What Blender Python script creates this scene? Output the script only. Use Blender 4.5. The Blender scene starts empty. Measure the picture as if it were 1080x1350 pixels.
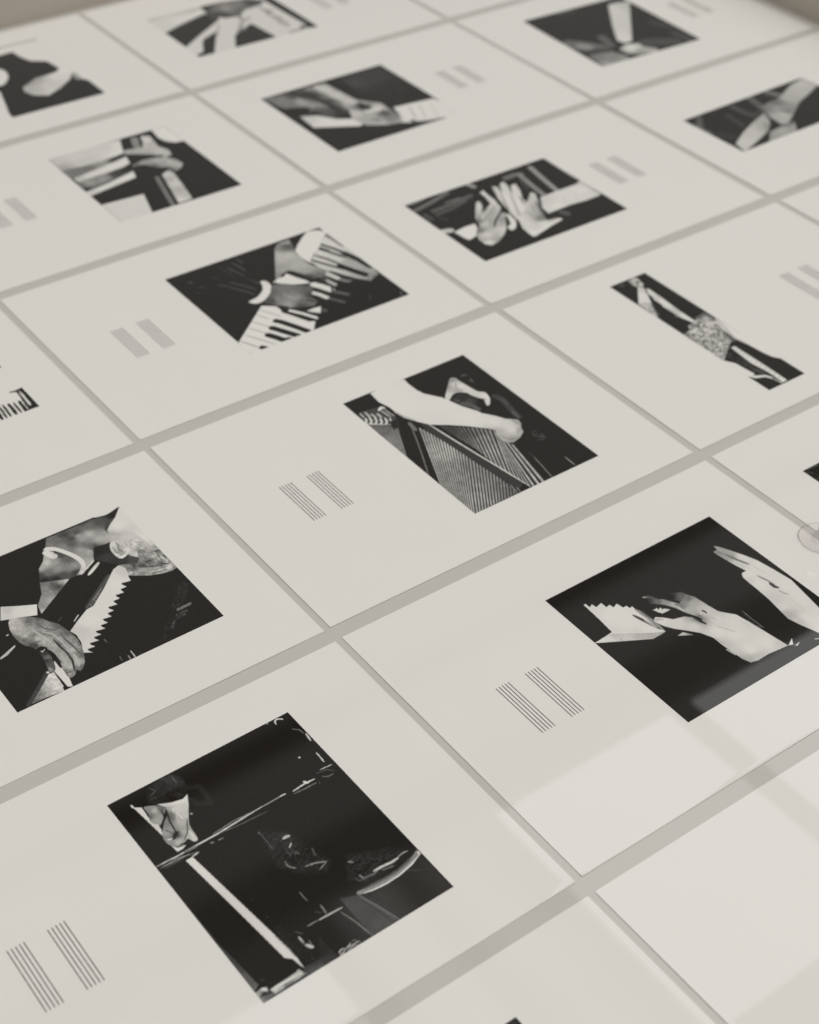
import bpy, math, bmesh
import numpy as np
from mathutils import Matrix, Vector

scene = bpy.context.scene
COL = scene.collection
MM = 0.001

# ------------------------------------------------------------------ traced ink of the printed pictures
# kind P polygon, L stroke, S family of thin lines, N fur; lengths in mm on the sheet
ART = {
 'strings': {
  'size': [106.51, 146.99],
  'at': [135.45, 33.67],
  'turn': 0.00477,
  'base': 42,
  'pitch': 0.3,
  'sh': [
   ['P', [[64.9, 108.23], [74.74, 110.7], [81.17, 98.79], [71.72, 86.99], [66.77, 97.73]], 54, 1.39, 0, 0],
   ['L', [[66.62, 106.11], [68.59, 102.9]], 1.76, 1.76, 95, 0.7],
   ['L', [[71.59, 100.27], [74.82, 95.81]], 1.49, 1.49, 95, 0.69],
   ['L', [[68.17, 99.51], [72.57, 93.7], [73.56, 87.89]], 3.65, 3.65, 88, 1.62],
   ['L', [[74.38, 101.65], [77.8, 97.43]], 1.2, 1.2, 80, 0.58],
   ['L', [[92.84, 93.48], [94.81, 87.47], [92.2, 74.58], [90.45, 64.92]], 4.65, 4.65, 66, 2.57],
   ['L', [[93.59, 90.17], [94.34, 84.1], [93.86, 80.75]], 1.48, 1.48, 82, 0.93],
   ['L', [[91.24, 73.43], [90.47, 64.0]], 1.37, 1.37, 96, 0.69],
   ['P', [[3.87, 132.33], [20.75, 128.78], [21.33, 114.78], [17.36, 105.03], [1.58, 114.24], [-0.98, 119.56]], 70, 1.59, 0, 0],
   ['L', [[3.01, 131.12], [2.51, 125.17]], 1.49, 1.49, 170, 0.68],
   ['L', [[6.74, 130.33], [6.08, 122.69]], 1.5, 1.5, 180, 0.68],
   ['L', [[9.03, 126.03], [9.29, 120.45]], 1.61, 1.61, 180, 0.68],
   ['L', [[12.69, 124.39], [12.51, 118.22]], 1.55, 1.55, 185, 0.68],
   ['L', [[16.95, 125.05], [17.75, 117.27]], 1.43, 1.43, 170, 0.57],
   ['L', [[2.96, 124.32], [1.37, 120.6], [-0.62, 119.32]], 1.49, 1.49, 205, 0.57],
   ['L', [[5.36, 123.19], [4.64, 119.22], [1.8, 116.75]], 1.54, 1.54, 205, 0.57],
   ['L', [[8.58, 120.95], [7.32, 117.0], [4.38, 114.42]], 1.48, 1.48, 208, 0.57],
   ['L', [[11.0, 118.37], [9.91, 114.66], [7.05, 112.2]], 1.49, 1.49, 208, 0.57],
   ['L', [[14.15, 117.08], [12.83, 112.63], [9.89, 110.23]], 1.41, 1.41, 208, 0.57],
   ['L', [[16.54, 114.88], [15.4, 110.84], [12.52, 108.4]], 1.22, 1.22, 208, 0.57],
   ['L', [[15.51, 126.05], [19.15, 128.07], [20.87, 125.96]], 2.46, 2.46, 207, 0.57],
   ['L', [[19.98, 124.76], [20.06, 117.47]], 1.14, 1.14, 150, 0.46],
   ['L', [[19.66, 121.35], [20.97, 115.03]], 1.0, 1.0, 160, 0.46],
   ['L', [[17.19, 119.46], [18.31, 115.08]], 1.02, 1.02, 170, 0.45],
   ['L', [[-1.15, 119.33], [6.16, 113.18], [13.09, 108.0]], 1.31, 1.31, 195, 0.45],
   ['P', [[-1.47, 118.13], [16.65, 105.53], [11.17, 95.25], [0.28, 72.78], [-0.08, 85.79], [0.46, 105.34]], 88, 0.67, 0, 0],
   ['S', [[-1.47, 118.13], [16.65, 105.53], [11.17, 95.25], [0.28, 72.78], [-0.08, 85.79], [0.46, 105.34]], [[-1.61, 116.46], [7.09, 110.05], [13.55, 100.61]], [[-0.25, 105.83], [-0.92, 84.66], [-0.14, 72.22]], 11, 0.4, [[2.57, 108.25, 120.0], [8.47, 90.17, 150.0], [2.57, 90.82, 165.0], [0.73, 113.06, 110.0]], 0.45],
   ['P', [[13.83, 111.93], [19.42, 110.73], [15.63, 102.69], [11.07, 102.34]], 45, 2.25, 0, 0],
   ['L', [[24.28, 101.99], [23.11, 93.95]], 2.71, 2.71, 112, 0.9],
   ['L', [[23.24, 99.16], [16.9, 84.29], [8.52, 66.18], [-0.38, 48.25]], 0.71, 0.71, 128, 0.45],
   ['P', [[30.07, 98.86], [34.44, 93.15], [39.24, 46.43], [45.89, 6.9], [36.35, 0.64], [37.27, 12.11], [34.48, 40.49], [30.9, 70.21], [28.72, 85.66]], 60, 0.9, 0, 0],
   ['P', [[26.42, 95.18], [28.72, 85.66], [31.16, 70.55], [34.22, 40.17], [35.98, 23.66], [36.85, 11.6], [35.84, 0.67], [-0.75, 0.11], [-1.0, 34.51]], 58, 0.56, 0, 0],
   ['S', [[26.42, 95.18], [28.72, 85.66], [31.16, 70.55], [34.22, 40.17], [35.98, 23.66], [36.85, 11.6], [35.84, 0.67], [-0.75, 0.11], [-1.0, 34.51]], [[26.42, 95.18], [28.72, 85.66], [31.16, 70.55], [32.81, 49.23], [34.22, 40.17], [35.98, 23.66], [36.85, 11.6], [37.54, 1.42]], [[-1.0, 34.51], [-1.09, 23.65], [-0.83, 12.05], [-0.91, -0.09], [8.55, 0.3], [22.57, 0.72], [31.96, 0.51], [36.69, 0.4]], 30, 0.46, [[23.17, 86.89, 175.0], [21.48, 62.22, 212.0], [7.78, 49.98, 185.0], [14.05, 38.99, 170.0], [3.75, 6.02, 175.0], [27.87, 37.6, 155.0], [16.59, 12.88, 180.0], [30.91, 10.89, 140.0], [34.65, 5.04, 120.0]], 0.34],
   ['P', [[39.25, 88.02], [59.26, 71.44], [67.4, 62.24], [63.35, 48.46], [67.53, 42.09], [59.4, -0.92], [47.65, -0.02], [42.85, 25.47], [43.61, 51.89], [40.66, 72.96]], 50, 0.56, 0, 0],
   ['S', [[39.25, 88.02], [59.26, 71.44], [67.4, 62.24], [63.35, 48.46], [67.53, 42.09], [59.4, -0.92], [47.65, -0.02], [42.85, 25.47], [43.61, 51.89], [40.66, 72.96]], [[39.07, 87.79], [50.99, 77.73], [58.99, 71.1], [66.69, 62.73], [63.35, 48.46], [67.67, 41.99]], [[40.13, 68.11], [43.61, 51.89], [41.67, 41.36], [44.56, 20.96], [47.65, -0.02], [59.4, -0.92]], 20, 0.46, [[40.67, 79.97, 80.0], [46.84, 66.92, 100.0], [48.25, 65.93, 120.0], [53.52, 58.78, 165.0], [53.41, 45.06, 175.0], [60.41, 40.18, 180.0], [56.57, 9.26, 175.0], [45.38, 8.89, 160.0]], 0.34],
   ['L', [[34.44, 93.15], [37.31, 71.47], [40.55, 48.07], [43.97, 25.51], [47.23, 0.77]], 1.31, 0.95, 207, 0.45],
   ['L', [[37.78, 10.13], [36.01, 0.88]], 0.59, 0.59, 150, 0.32],
   ['L', [[39.49, 5.7], [38.42, 0.8]], 0.59, 0.59, 140, 0.31],
   ['L', [[69.8, 24.26], [67.84, 12.17], [65.56, 0.51]], 0.83, 0.83, 118, 0.43],
   ['L', [[69.81, 30.2], [70.39, 23.0]], 1.18, 1.18, 62, 0.55],
   ['L', [[87.04, 12.23], [86.7, 1.84]], 0.79, 0.79, 150, 0.44],
   ['P', [[80.25, 128.63], [83.7, 127.19], [83.87, 122.3], [84.91, 114.93], [86.45, 105.39], [89.89, 101.13], [89.07, 95.17], [86.7, 91.25], [83.54, 87.92], [81.28, 87.65], [82.09, 90.76], [83.86, 95.07], [81.64, 99.39], [79.45, 105.19], [79.13, 107.65], [74.48, 111.82], [69.29, 111.68], [64.54, 108.48], [62.7, 108.28], [62.56, 111.71], [67.99, 117.25], [74.32, 123.22]], [[79.17, 126.51, 140.0], [78.49, 121.27, 190.0], [80.26, 116.27, 205.0], [82.01, 111.28, 200.0], [66.26, 112.85, 195.0], [84.04, 102.38, 195.0], [88.2, 97.63, 205.0], [83.54, 89.75, 200.0], [72.15, 121.88, 150.0], [75.91, 113.64, 160.0]], 0.71, 1, 0],
   ['L', [[79.83, 122.25], [76.72, 116.83], [76.28, 113.38]], 1.0, 1.0, 150, 0.71],
   ['L', [[83.61, 96.17], [85.32, 94.06]], 0.91, 0.91, 110, 0.47],
   ['P', [[52.75, 146.72], [51.95, 139.67], [52.17, 131.04], [53.78, 124.31], [56.95, 119.69], [61.2, 113.58], [63.24, 107.54], [66.3, 97.14], [71.53, 86.76], [72.73, 82.66], [78.07, 75.33], [82.19, 67.96], [86.05, 65.1], [88.08, 62.08], [87.15, 58.25], [83.75, 53.51], [82.49, 49.97], [76.54, 46.22], [69.34, 44.28], [65.19, 45.97], [63.81, 49.01], [64.81, 57.01], [67.61, 62.09], [65.03, 66.18], [59.53, 71.78], [54.74, 76.89], [44.86, 85.36], [34.44, 93.15], [29.52, 101.02], [25.02, 109.52], [24.25, 117.26], [23.91, 125.67], [21.68, 134.54], [22.34, 141.47], [22.88, 146.3], [38.25, 148.22]], [[33.47, 120.86, 208.0], [35.24, 138.1, 208.0], [55.18, 105.78, 207.0], [60.4, 84.02, 207.0], [35.33, 94.31, 204.0], [64.5, 79.37, 206.0], [73.4, 69.6, 205.0], [78.7, 62.35, 198.0], [81.17, 51.77, 165.0], [77.83, 55.86, 200.0], [65.52, 50.42, 170.0], [69.3, 46.91, 150.0], [87.13, 60.95, 170.0], [67.45, 59.56, 170.0], [52.69, 139.16, 206.0]], 0.71, 0, 0],
   ['L', [[23.7, 119.46], [25.9, 110.7], [29.96, 101.6]], 1.59, 1.59, 175, 0.91],
   ['L', [[84.77, 64.92], [85.58, 61.13], [85.02, 57.06]], 0.72, 0.72, 110, 0.45],
   ['L', [[86.68, 57.69], [80.35, 51.46]], 0.61, 0.61, 130, 0.56],
   ['L', [[66.68, 56.59], [67.66, 50.32], [70.92, 47.52], [77.11, 47.57]], 0.77, 0.77, 120, 0.45],
   ['L', [[69.64, 61.56], [73.34, 57.22]], 0.72, 0.72, 160, 0.45],
   ['L', [[64.09, 50.03], [67.68, 46.3], [71.14, 45.11]], 0.84, 0.84, 135, 0.44],
   ['L', [[81.83, 56.62], [77.54, 49.03]], 0.45, 0.45, 150, 0.45],
   ['L', [[63.65, 56.95], [63.23, 52.36]], 0.55, 0.55, 130, 0.33],
   ['L', [[84.6, 65.4], [88.38, 63.12]], 0.58, 0.58, 90, 0.34],
   ['L', [[88.07, 126.47], [93.41, 125.66]], 1.29, 1.29, 92, 0.6],
   ['L', [[89.86, 127.73], [91.78, 125.05]], 0.78, 0.78, 80, 0.48],
   ['L', [[90.4, 119.69], [91.7, 115.54]], 1.41, 1.41, 85, 0.71],
   ['L', [[92.49, 120.15], [90.66, 115.69]], 0.69, 0.69, 85, 0.6],
   ['L', [[37.95, 203.87], [37.93, 203.68]], 0.11, 0.11, 42, 0.49],
   ['L', [[86.97, 46.85], [85.98, 41.4]], 0.64, 0.64, 80, 0.34],
   ['L', [[88.65, 46.56], [89.96, 44.77]], 0.72, 0.72, 85, 0.34],
   ['L', [[89.02, 43.66], [86.93, 39.86]], 0.54, 0.54, 78, 0.34],
   ['L', [[87.75, 40.16], [90.53, 36.13]], 0.85, 0.85, 92, 0.45],
   ['L', [[85.5, 36.84], [88.75, 35.1]], 0.84, 0.84, 82, 0.33],
   ['L', [[90.5, 41.4], [90.94, 37.94]], 0.75, 0.75, 85, 0.34],
   ['L', [[85.02, 42.94], [86.35, 38.51]], 0.66, 0.66, 72, 0.33]
  ]
 },
 'man': {
  'size': [134.02, 125.13],
  'at': [121.96, 43.77],
  'turn': 0.01033,
  'base': 44,
  'pitch': 0.32,
  'sh': [
   ['P', [[69.79, 147.54], [81.92, 125.29], [107.98, 129.41], [136.21, 126.35], [133.95, 79.08], [129.95, 82.25], [126.49, 93.38], [123.09, 100.02], [117.3, 105.68], [114.82, 109.26], [120.87, 115.59], [126.02, 119.6], [132.06, 123.05], [134.28, 125.37], [121.82, 121.83]], [[123.67, 109.0, 208.0], [130.34, 89.12, 208.0], [124.7, 94.96, 202.0], [122.9, 99.7, 188.0], [117.42, 105.89, 190.0], [130.13, 82.56, 195.0], [123.24, 130.91, 208.0]], 0.99, 0, 0],
   ['P', [[114.8, 110.03], [120.92, 104.14], [128.94, 97.64], [131.38, 83.15], [134.29, 77.35], [126.87, 72.37], [120.6, 75.4], [116.75, 81.09], [120.27, 90.37], [116.51, 96.33], [111.98, 97.79], [111.86, 102.35]], [[114.3, 105.11, 172.0], [118.8, 100.38, 182.0], [123.3, 95.66, 192.0], [124.05, 89.14, 190.0], [127.34, 80.86, 182.0], [130.53, 77.09, 185.0], [123.06, 76.57, 172.0], [113.81, 99.46, 165.0]], 1.57, 0, 0],
   ['P', [[82.1, 123.97], [97.85, 123.83], [114.01, 124.02], [124.44, 121.65], [133.65, 124.25], [127.01, 117.34], [121.68, 113.48], [116.83, 109.33], [116.3, 105.49], [125.0, 98.65], [121.51, 90.97], [112.92, 97.87], [106.41, 97.34], [101.91, 98.78], [99.97, 96.05], [96.82, 89.54], [88.53, 83.95], [83.26, 80.61], [87.48, 94.79], [81.39, 109.37], [76.29, 114.5]], [[92.61, 120.64, 72.0], [86.56, 117.49, 105.0], [81.69, 116.53, 118.0], [100.16, 118.24, 85.0], [94.69, 114.65, 78.0], [109.53, 119.12, 105.0], [108.11, 124.71, 75.0], [116.49, 118.72, 80.0], [126.33, 120.15, 45.0], [132.37, 123.61, 42.0], [119.78, 113.31, 75.0], [117.33, 109.74, 90.0], [105.66, 112.05, 172.0], [100.41, 110.55, 150.0], [108.68, 104.63, 168.0], [114.33, 103.58, 170.0], [116.92, 100.23, 178.0], [114.22, 108.18, 150.0], [92.38, 110.35, 92.0], [94.56, 101.4, 150.0], [97.76, 97.64, 165.0], [122.02, 96.58, 190.0], [81.49, 121.12, 110.0], [101.91, 98.78, 60.0], [100.76, 99.9, 110.0], [98.13, 104.75, 115.0], [99.67, 114.08, 150.0], [91.98, 88.67, 165.0], [86.87, 109.86, 130.0]], 0.78, 0, 0],
   ['L', [[114.01, 124.02], [122.9, 122.14], [128.53, 122.46], [133.84, 124.59]], 1.18, 1.18, 45, 0.6],
   ['L', [[121.29, 116.82], [116.08, 109.11]], 1.75, 1.75, 70, 1.39],
   ['P', [[75.69, 114.19], [81.04, 110.35], [85.87, 101.48], [87.83, 93.82], [86.91, 87.98], [80.78, 82.39], [75.32, 81.78], [68.39, 84.78], [60.08, 89.91], [65.11, 100.76], [70.37, 105.62]], [[77.2, 107.99, 205.0], [72.0, 103.0, 185.0], [75.67, 101.81, 150.0], [82.22, 104.39, 75.0], [84.01, 98.01, 95.0], [84.61, 91.07, 140.0], [74.24, 94.21, 140.0], [68.26, 94.22, 110.0], [74.59, 86.83, 80.0], [66.71, 101.05, 165.0], [63.07, 89.17, 46.0], [81.89, 84.43, 65.0], [69.26, 86.41, 50.0], [62.32, 94.23, 70.0], [81.0, 90.79, 130.0], [80.2, 108.76, 60.0]], 0.58, 0, 0],
   ['P', [[75.38, 114.41], [77.13, 116.1], [79.15, 115.83], [83.08, 112.57], [87.57, 104.65], [90.44, 97.03], [90.91, 91.17], [88.84, 85.16], [85.61, 81.76], [82.13, 81.7], [81.0, 82.79], [85.79, 85.91], [87.76, 89.53], [87.48, 94.79], [85.64, 101.05], [81.39, 109.37], [78.99, 111.39]], [[77.48, 115.12, 205.0], [85.45, 107.2, 206.0], [89.18, 97.93, 206.0], [89.23, 89.2, 205.0], [84.37, 82.65, 200.0], [81.33, 83.41, 120.0]], 0.38, 1, 0],
   ['L', [[75.69, 111.7], [77.9, 106.03]], 4.58, 4.58, 206, 0.96],
   ['L', [[79.22, 110.19], [77.96, 104.52]], 1.4, 1.4, 190, 0.77],
   ['L', [[96.12, 88.59], [87.58, 83.49]], 1.2, 1.2, 205, 0.38],
   ['L', [[97.59, 84.93], [86.77, 78.37]], 2.2, 2.2, 207, 0.38],
   ['P', [[59.76, 89.3], [75.84, 81.97], [67.41, 76.53], [47.83, 63.93], [49.35, 71.63], [55.83, 79.31]], [[59.99, 83.26, 130.0], [66.22, 82.27, 95.0], [61.46, 78.03, 140.0], [51.46, 70.11, 135.0], [66.95, 79.65, 75.0], [73.65, 81.85, 190.0], [49.5, 64.75, 175.0], [59.74, 87.63, 110.0], [57.78, 71.03, 160.0], [70.64, 82.6, 150.0], [63.74, 79.17, 100.0]], 0.56, 0, 0],
   ['L', [[65.18, 85.12], [65.58, 77.85]], 1.83, 1.83, 88, 1.3],
   ['P', [[31.04, 83.45], [40.49, 77.74], [49.44, 72.93], [45.34, 64.38], [35.83, 68.55], [25.63, 72.56]], [[28.08, 77.49, 195.0], [38.07, 72.98, 203.0], [46.91, 69.32, 207.0], [31.96, 78.73, 185.0]], 0.36, 0, 0],
   ['P', [[101.83, 99.43], [108.56, 98.02], [112.92, 97.87], [107.93, 87.41], [109.2, 81.83], [114.78, 80.74], [120.3, 74.89], [117.2, 70.29], [112.03, 72.84], [105.49, 76.81], [98.46, 86.19], [96.79, 90.29]], [[102.8, 94.02, 45.0], [109.02, 92.51, 50.0], [103.67, 86.09, 62.0], [110.07, 77.14, 60.0], [116.27, 75.6, 75.0], [106.36, 78.35, 55.0]], 0.77, 0, 0],
   ['P', [[98.13, 104.75], [103.2, 101.12], [101.91, 98.78], [99.38, 100.6]], [[102.61, 100.06, 90.0], [101.05, 100.43, 110.0]], 0.97, 0, 0],
   ['P', [[120.88, 91.42], [126.49, 93.38], [130.13, 82.56], [134.26, 79.6], [134.34, 73.62], [134.17, 63.48], [134.0, 53.47], [130.3, 52.53], [123.83, 53.61], [116.73, 56.57], [109.16, 61.72], [105.87, 64.37], [105.67, 70.93], [106.25, 75.83], [112.15, 73.04], [117.12, 70.92], [119.69, 74.6], [115.53, 80.5], [118.79, 86.98]], [[123.45, 88.09, 188.0], [117.94, 83.17, 178.0], [127.34, 80.86, 172.0], [131.75, 79.17, 185.0], [119.9, 78.83, 190.0], [123.72, 74.63, 145.0], [123.21, 69.16, 105.0], [131.84, 73.2, 125.0], [131.33, 66.25, 190.0], [132.02, 61.39, 165.0], [117.45, 77.66, 180.0], [114.42, 75.47, 85.0], [109.7, 68.76, 125.0], [115.34, 63.27, 150.0], [117.7, 67.33, 78.0], [119.74, 58.69, 155.0], [124.36, 57.51, 175.0], [130.86, 56.44, 188.0], [131.83, 53.59, 140.0], [107.38, 64.71, 165.0], [128.76, 71.01, 170.0], [107.16, 72.01, 140.0], [113.36, 69.0, 90.0], [128.31, 61.16, 110.0], [133.82, 65.92, 120.0], [123.63, 79.09, 130.0], [119.72, 73.12, 110.0]], 0.78, 0, 22],
   ['P', [[112.49, 97.43], [116.87, 96.97], [120.01, 93.83], [120.31, 88.86], [118.84, 84.73], [115.51, 81.24], [110.79, 79.96], [108.96, 83.75], [109.07, 91.0]], [[112.7, 94.31, 200.0], [115.27, 90.98, 165.0], [118.37, 91.73, 190.0], [117.28, 85.12, 205.0], [109.87, 84.56, 205.0], [111.81, 80.98, 208.0], [109.7, 90.55, 190.0], [113.21, 86.56, 140.0]], 0.49, 1, 0],
   ['L', [[115.15, 95.82], [115.23, 92.49], [113.47, 88.58], [114.49, 84.91]], 0.79, 0.79, 118, 0.58],
   ['L', [[111.49, 92.95], [110.71, 87.62], [112.36, 83.5], [114.65, 83.32]], 0.68, 0.68, 120, 0.39],
   ['L', [[109.28, 83.52], [112.38, 82.76], [116.66, 84.82]], 0.53, 0.53, 140, 0.38],
   ['L', [[119.61, 92.33], [119.39, 88.03]], 0.6, 0.6, 150, 0.49],
   ['L', [[122.97, 81.04], [120.0, 74.37]], 0.92, 0.92, 120, 0.77],
   ['L', [[130.27, 73.59], [134.16, 73.31]], 1.03, 1.03, 75, 0.39],
   ['L', [[132.66, 68.51], [133.22, 64.6]], 0.84, 0.84, 80, 0.38],
   ['L', [[120.92, 69.06], [124.58, 68.47]], 1.16, 1.16, 70, 0.48],
   ['L', [[116.12, 69.18], [120.85, 63.62], [127.83, 60.35]], 1.15, 1.15, 80, 0.57],
   ['L', [[128.79, 61.97], [131.56, 58.82]], 1.02, 1.02, 62, 0.38],
   ['L', [[119.03, 57.48], [128.11, 54.82]], 0.69, 0.69, 100, 0.38],
   ['L', [[130.02, 70.11], [130.11, 64.21]], 0.62, 0.62, 90, 0.38],
   ['L', [[126.26, 71.34], [127.55, 68.96]], 0.86, 0.86, 190, 0.38],
   ['L', [[111.99, 74.31], [117.59, 71.74]], 1.19, 1.19, 75, 0.48],
   ['L', [[133.23, 63.43], [133.02, 57.06]], 0.43, 0.43, 110, 0.29],
   ['L', [[117.21, 61.93], [123.41, 58.91], [129.91, 57.84]], 0.58, 0.58, 110, 0.38],
   ['L', [[109.4, 68.25], [111.02, 64.94]], 0.62, 0.62, 80, 0.38],
   ['L', [[120.79, 66.55], [120.53, 64.58]], 0.82, 0.82, 150, 0.38],
   ['L', [[96.31, 69.81], [84.69, 61.33], [73.31, 53.02]], 3.96, 3.96, 80, 2.44],
   ['L', [[77.82, 56.61], [87.57, 63.43]], 0.87, 0.87, 120, 0.73],
   ['L', [[80.36, 58.9], [81.65, 56.6]], 0.4, 0.4, 150, 0.27],
   ['L', [[78.67, 57.37], [79.37, 54.8]], 0.37, 0.37, 150, 0.27],
   ['L', [[82.64, 60.72], [83.65, 57.92]], 0.38, 0.38, 140, 0.28],
   ['L', [[76.67, 56.06], [77.38, 53.5]], 0.36, 0.36, 120, 0.27],
   ['L', [[74.65, 55.46], [75.56, 52.49]], 0.37, 0.37, 130, 0.27],
   ['P', [[54.43, 40.96], [62.1, 46.28], [70.93, 51.75], [75.86, 52.28], [88.8, 62.55], [101.31, 74.06], [105.71, 75.64], [108.09, 71.34], [107.04, 65.66], [105.73, 63.05], [105.07, 59.0], [99.18, 60.27], [99.12, 58.63], [100.41, 55.88], [96.22, 55.82], [96.16, 54.19], [96.47, 52.16], [91.2, 53.04], [91.15, 51.42], [91.95, 49.05], [87.51, 49.22], [87.46, 47.61], [88.21, 45.16], [82.4, 46.34], [82.36, 44.75], [83.78, 41.83], [79.57, 41.88], [79.53, 40.3], [80.16, 37.96], [74.66, 38.97], [74.62, 37.4], [75.8, 34.68], [71.28, 35.01], [71.25, 33.45], [72.18, 31.06], [66.32, 32.38], [66.29, 30.82], [67.82, 28.02], [63.12, 28.53], [63.09, 26.98], [64.32, 24.41], [58.65, 25.51], [58.63, 23.97], [60.09, 21.24], [55.33, 21.85], [55.31, 20.32], [56.6, 17.6], [51.93, 20.71], [55.17, 28.93], [55.85, 36.26]], [[98.79, 68.03, 203.0], [82.62, 54.52, 204.0], [67.49, 42.4, 206.0], [58.06, 37.29, 190.0], [55.09, 21.25, 200.0], [104.8, 69.41, 190.0], [97.81, 61.68, 207.0]], 0.35, 0, 0],
   ['L', [[68.62, 53.68], [56.54, 43.66]], 0.82, 0.82, 42, 0.36],
   ['L', [[65.19, 50.76], [60.17, 47.01]], 0.84, 0.84, 185, 0.36],
   ['L', [[64.88, 37.64], [57.2, 32.67]], 0.51, 0.51, 190, 0.53],
   ['L', [[74.81, 6.37], [74.41, -0.11]], 0.77, 0.77, 180, 0.35],
   ['L', [[71.72, 3.87], [71.45, 0.5]], 0.68, 0.68, 150, 0.35],
   ['L', [[67.43, 6.2], [66.89, 1.77]], 0.6, 0.6, 92, 0.43],
   ['L', [[67.13, 23.94], [67.17, 20.01]], 0.71, 0.71, 95, 0.44],
   ['L', [[78.44, 1.83], [78.24, 0.05]], 0.61, 0.61, 80, 0.35],
   ['L', [[52.01, 52.22], [56.72, 54.84]], 0.54, 0.54, 80, 0.45],
   ['L', [[129.63, 37.4], [121.6, 29.24], [114.51, 24.73]], 3.29, 3.29, 54, 1.86],
   ['L', [[101.94, 10.92], [95.82, 3.5]], 2.25, 2.25, 52, 1.78],
   ['N', [[114.3, 21.48], [124.47, 21.67], [124.2, 19.8], [114.24, 19.21]], 36, 150, 0.18, 0.07, 1.27, 1.0],
   ['N', [[111.44, 17.45], [119.4, 17.67], [119.02, 16.04], [110.01, 15.78]], 34, 96, 0.16, 0.12, 1.26, 1.0],
   ['N', [[109.15, 15.07], [117.13, 15.37], [116.58, 13.75], [107.72, 13.41]], 34, 100, 0.16, 0.11, 1.26, 1.0],
   ['N', [[106.56, 12.91], [108.9, 13.23], [104.38, 7.84], [102.59, 8.86]], 36, 110, 0.17, 0.72, 1.25, 1.0],
   ['N', [[126.85, 39.4], [132.39, 36.82], [122.88, 25.56], [111.06, 20.42], [98.64, 5.39], [94.63, 4.36], [111.06, 20.42]], 36, 64, 0.42, 0.65, 3.73, 3],
   ['P', [[26.95, 16.86], [30.93, 16.43], [30.16, 3.64], [28.63, -0.13], [18.1, 1.09], [6.63, 1.07], [21.52, 12.2]], [[28.69, 14.47, 203.0], [20.99, 8.89, 170.0], [27.03, 4.52, 198.0], [12.2, 3.36, 112.0], [16.92, 4.49, 140.0], [23.55, 2.44, 188.0], [7.61, 1.26, 80.0], [25.18, 12.35, 195.0], [16.66, 7.42, 130.0], [20.78, 1.69, 165.0]], 0.38, 0, 14],
   ['L', [[17.61, 5.82], [21.42, 8.58]], 0.49, 0.49, 140, 0.31],
   ['L', [[18.72, 2.28], [23.58, 7.02]], 0.34, 0.34, 165, 0.25],
   ['L', [[14.6, 3.44], [17.18, 6.13]], 0.45, 0.45, 95, 0.31],
   ['P', [[35.14, 24.19], [36.38, 24.24], [35.99, 7.79], [34.31, 0.18], [31.98, 1.21], [31.22, 16.4]], [[35.2, 21.09, 200.0], [34.94, 8.08, 206.0], [33.8, 1.47, 206.0]], 0.26, 0, 0],
   ['L', [[31.28, 16.17], [31.43, 8.29], [31.73, 1.86]], 0.57, 0.57, 62, 0.26],
   ['L', [[27.77, 18.43], [18.05, 10.1], [7.56, 1.74]], 2.61, 2.61, 68, 1.02],
   ['L', [[27.73, 18.93], [28.46, 17.46]], 1.34, 1.34, 205, 0.38],
   ['P', [[29.41, 2.8], [33.87, 0.49], [28.87, -0.13]], 40, 0.25, 0, 0],
   ['P', [[11.79, 44.69], [17.86, 47.24], [23.19, 49.21], [22.76, 47.87], [15.97, 44.07], [11.02, 43.14]], [[11.44, 43.98, 185.0], [17.08, 45.68, 175.0], [22.85, 48.77, 190.0]], 0.26, 0, 0],
   ['L', [[22.66, 59.01], [24.08, 59.17]], 1.08, 1.08, 180, 0.4],
   ['P', [[30.64, 70.91], [40.77, 65.93], [45.71, 61.06], [48.82, 55.09], [51.88, 50.27], [52.97, 45.28], [54.23, 38.9], [54.61, 32.7], [53.76, 25.98], [52.21, 20.3], [48.9, 13.1], [45.79, 9.64], [43.3, 8.42], [42.5, 10.88], [39.73, 7.43], [36.82, 6.53], [35.48, 9.1], [36.38, 16.45], [37.98, 22.9], [38.35, 29.35], [37.54, 33.61], [36.21, 35.73], [34.91, 39.09], [31.26, 39.11], [30.22, 41.8], [27.4, 45.78], [26.08, 50.35], [25.85, 55.91], [26.48, 62.39], [28.38, 68.01]], [[30.38, 68.57, 180.0], [28.25, 63.1, 175.0], [33.33, 63.44, 172.0], [39.33, 63.13, 105.0], [29.99, 56.88, 160.0], [36.33, 57.27, 150.0], [29.37, 48.46, 105.0], [26.46, 53.51, 100.0], [31.1, 42.33, 70.0], [42.71, 57.68, 115.0], [44.8, 52.17, 140.0], [49.17, 51.02, 110.0], [36.72, 46.11, 172.0], [39.54, 42.1, 172.0], [45.74, 44.53, 128.0], [47.05, 37.66, 150.0], [52.4, 40.72, 105.0], [42.13, 35.35, 162.0], [41.81, 27.81, 140.0], [44.66, 35.47, 115.0], [48.35, 30.85, 158.0], [48.25, 26.07, 172.0], [41.8, 22.05, 155.0], [40.17, 15.6, 165.0], [37.04, 7.5, 135.0], [49.78, 22.06, 115.0], [46.04, 15.16, 168.0], [45.51, 10.8, 110.0], [52.99, 31.42, 135.0], [36.24, 12.77, 110.0], [40.82, 48.08, 128.0], [34.33, 49.79, 128.0], [32.39, 53.17, 170.0], [45.0, 62.08, 90.0], [52.0, 46.98, 105.0], [51.17, 20.09, 100.0], [41.87, 51.29, 150.0], [39.18, 59.22, 130.0]], 0.47, 0, 10],
   ['L', [[43.26, 40.4], [43.53, 33.36], [44.47, 25.89], [43.92, 18.6], [41.06, 10.23]], 1.26, 1.26, 58, 0.79],
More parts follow.
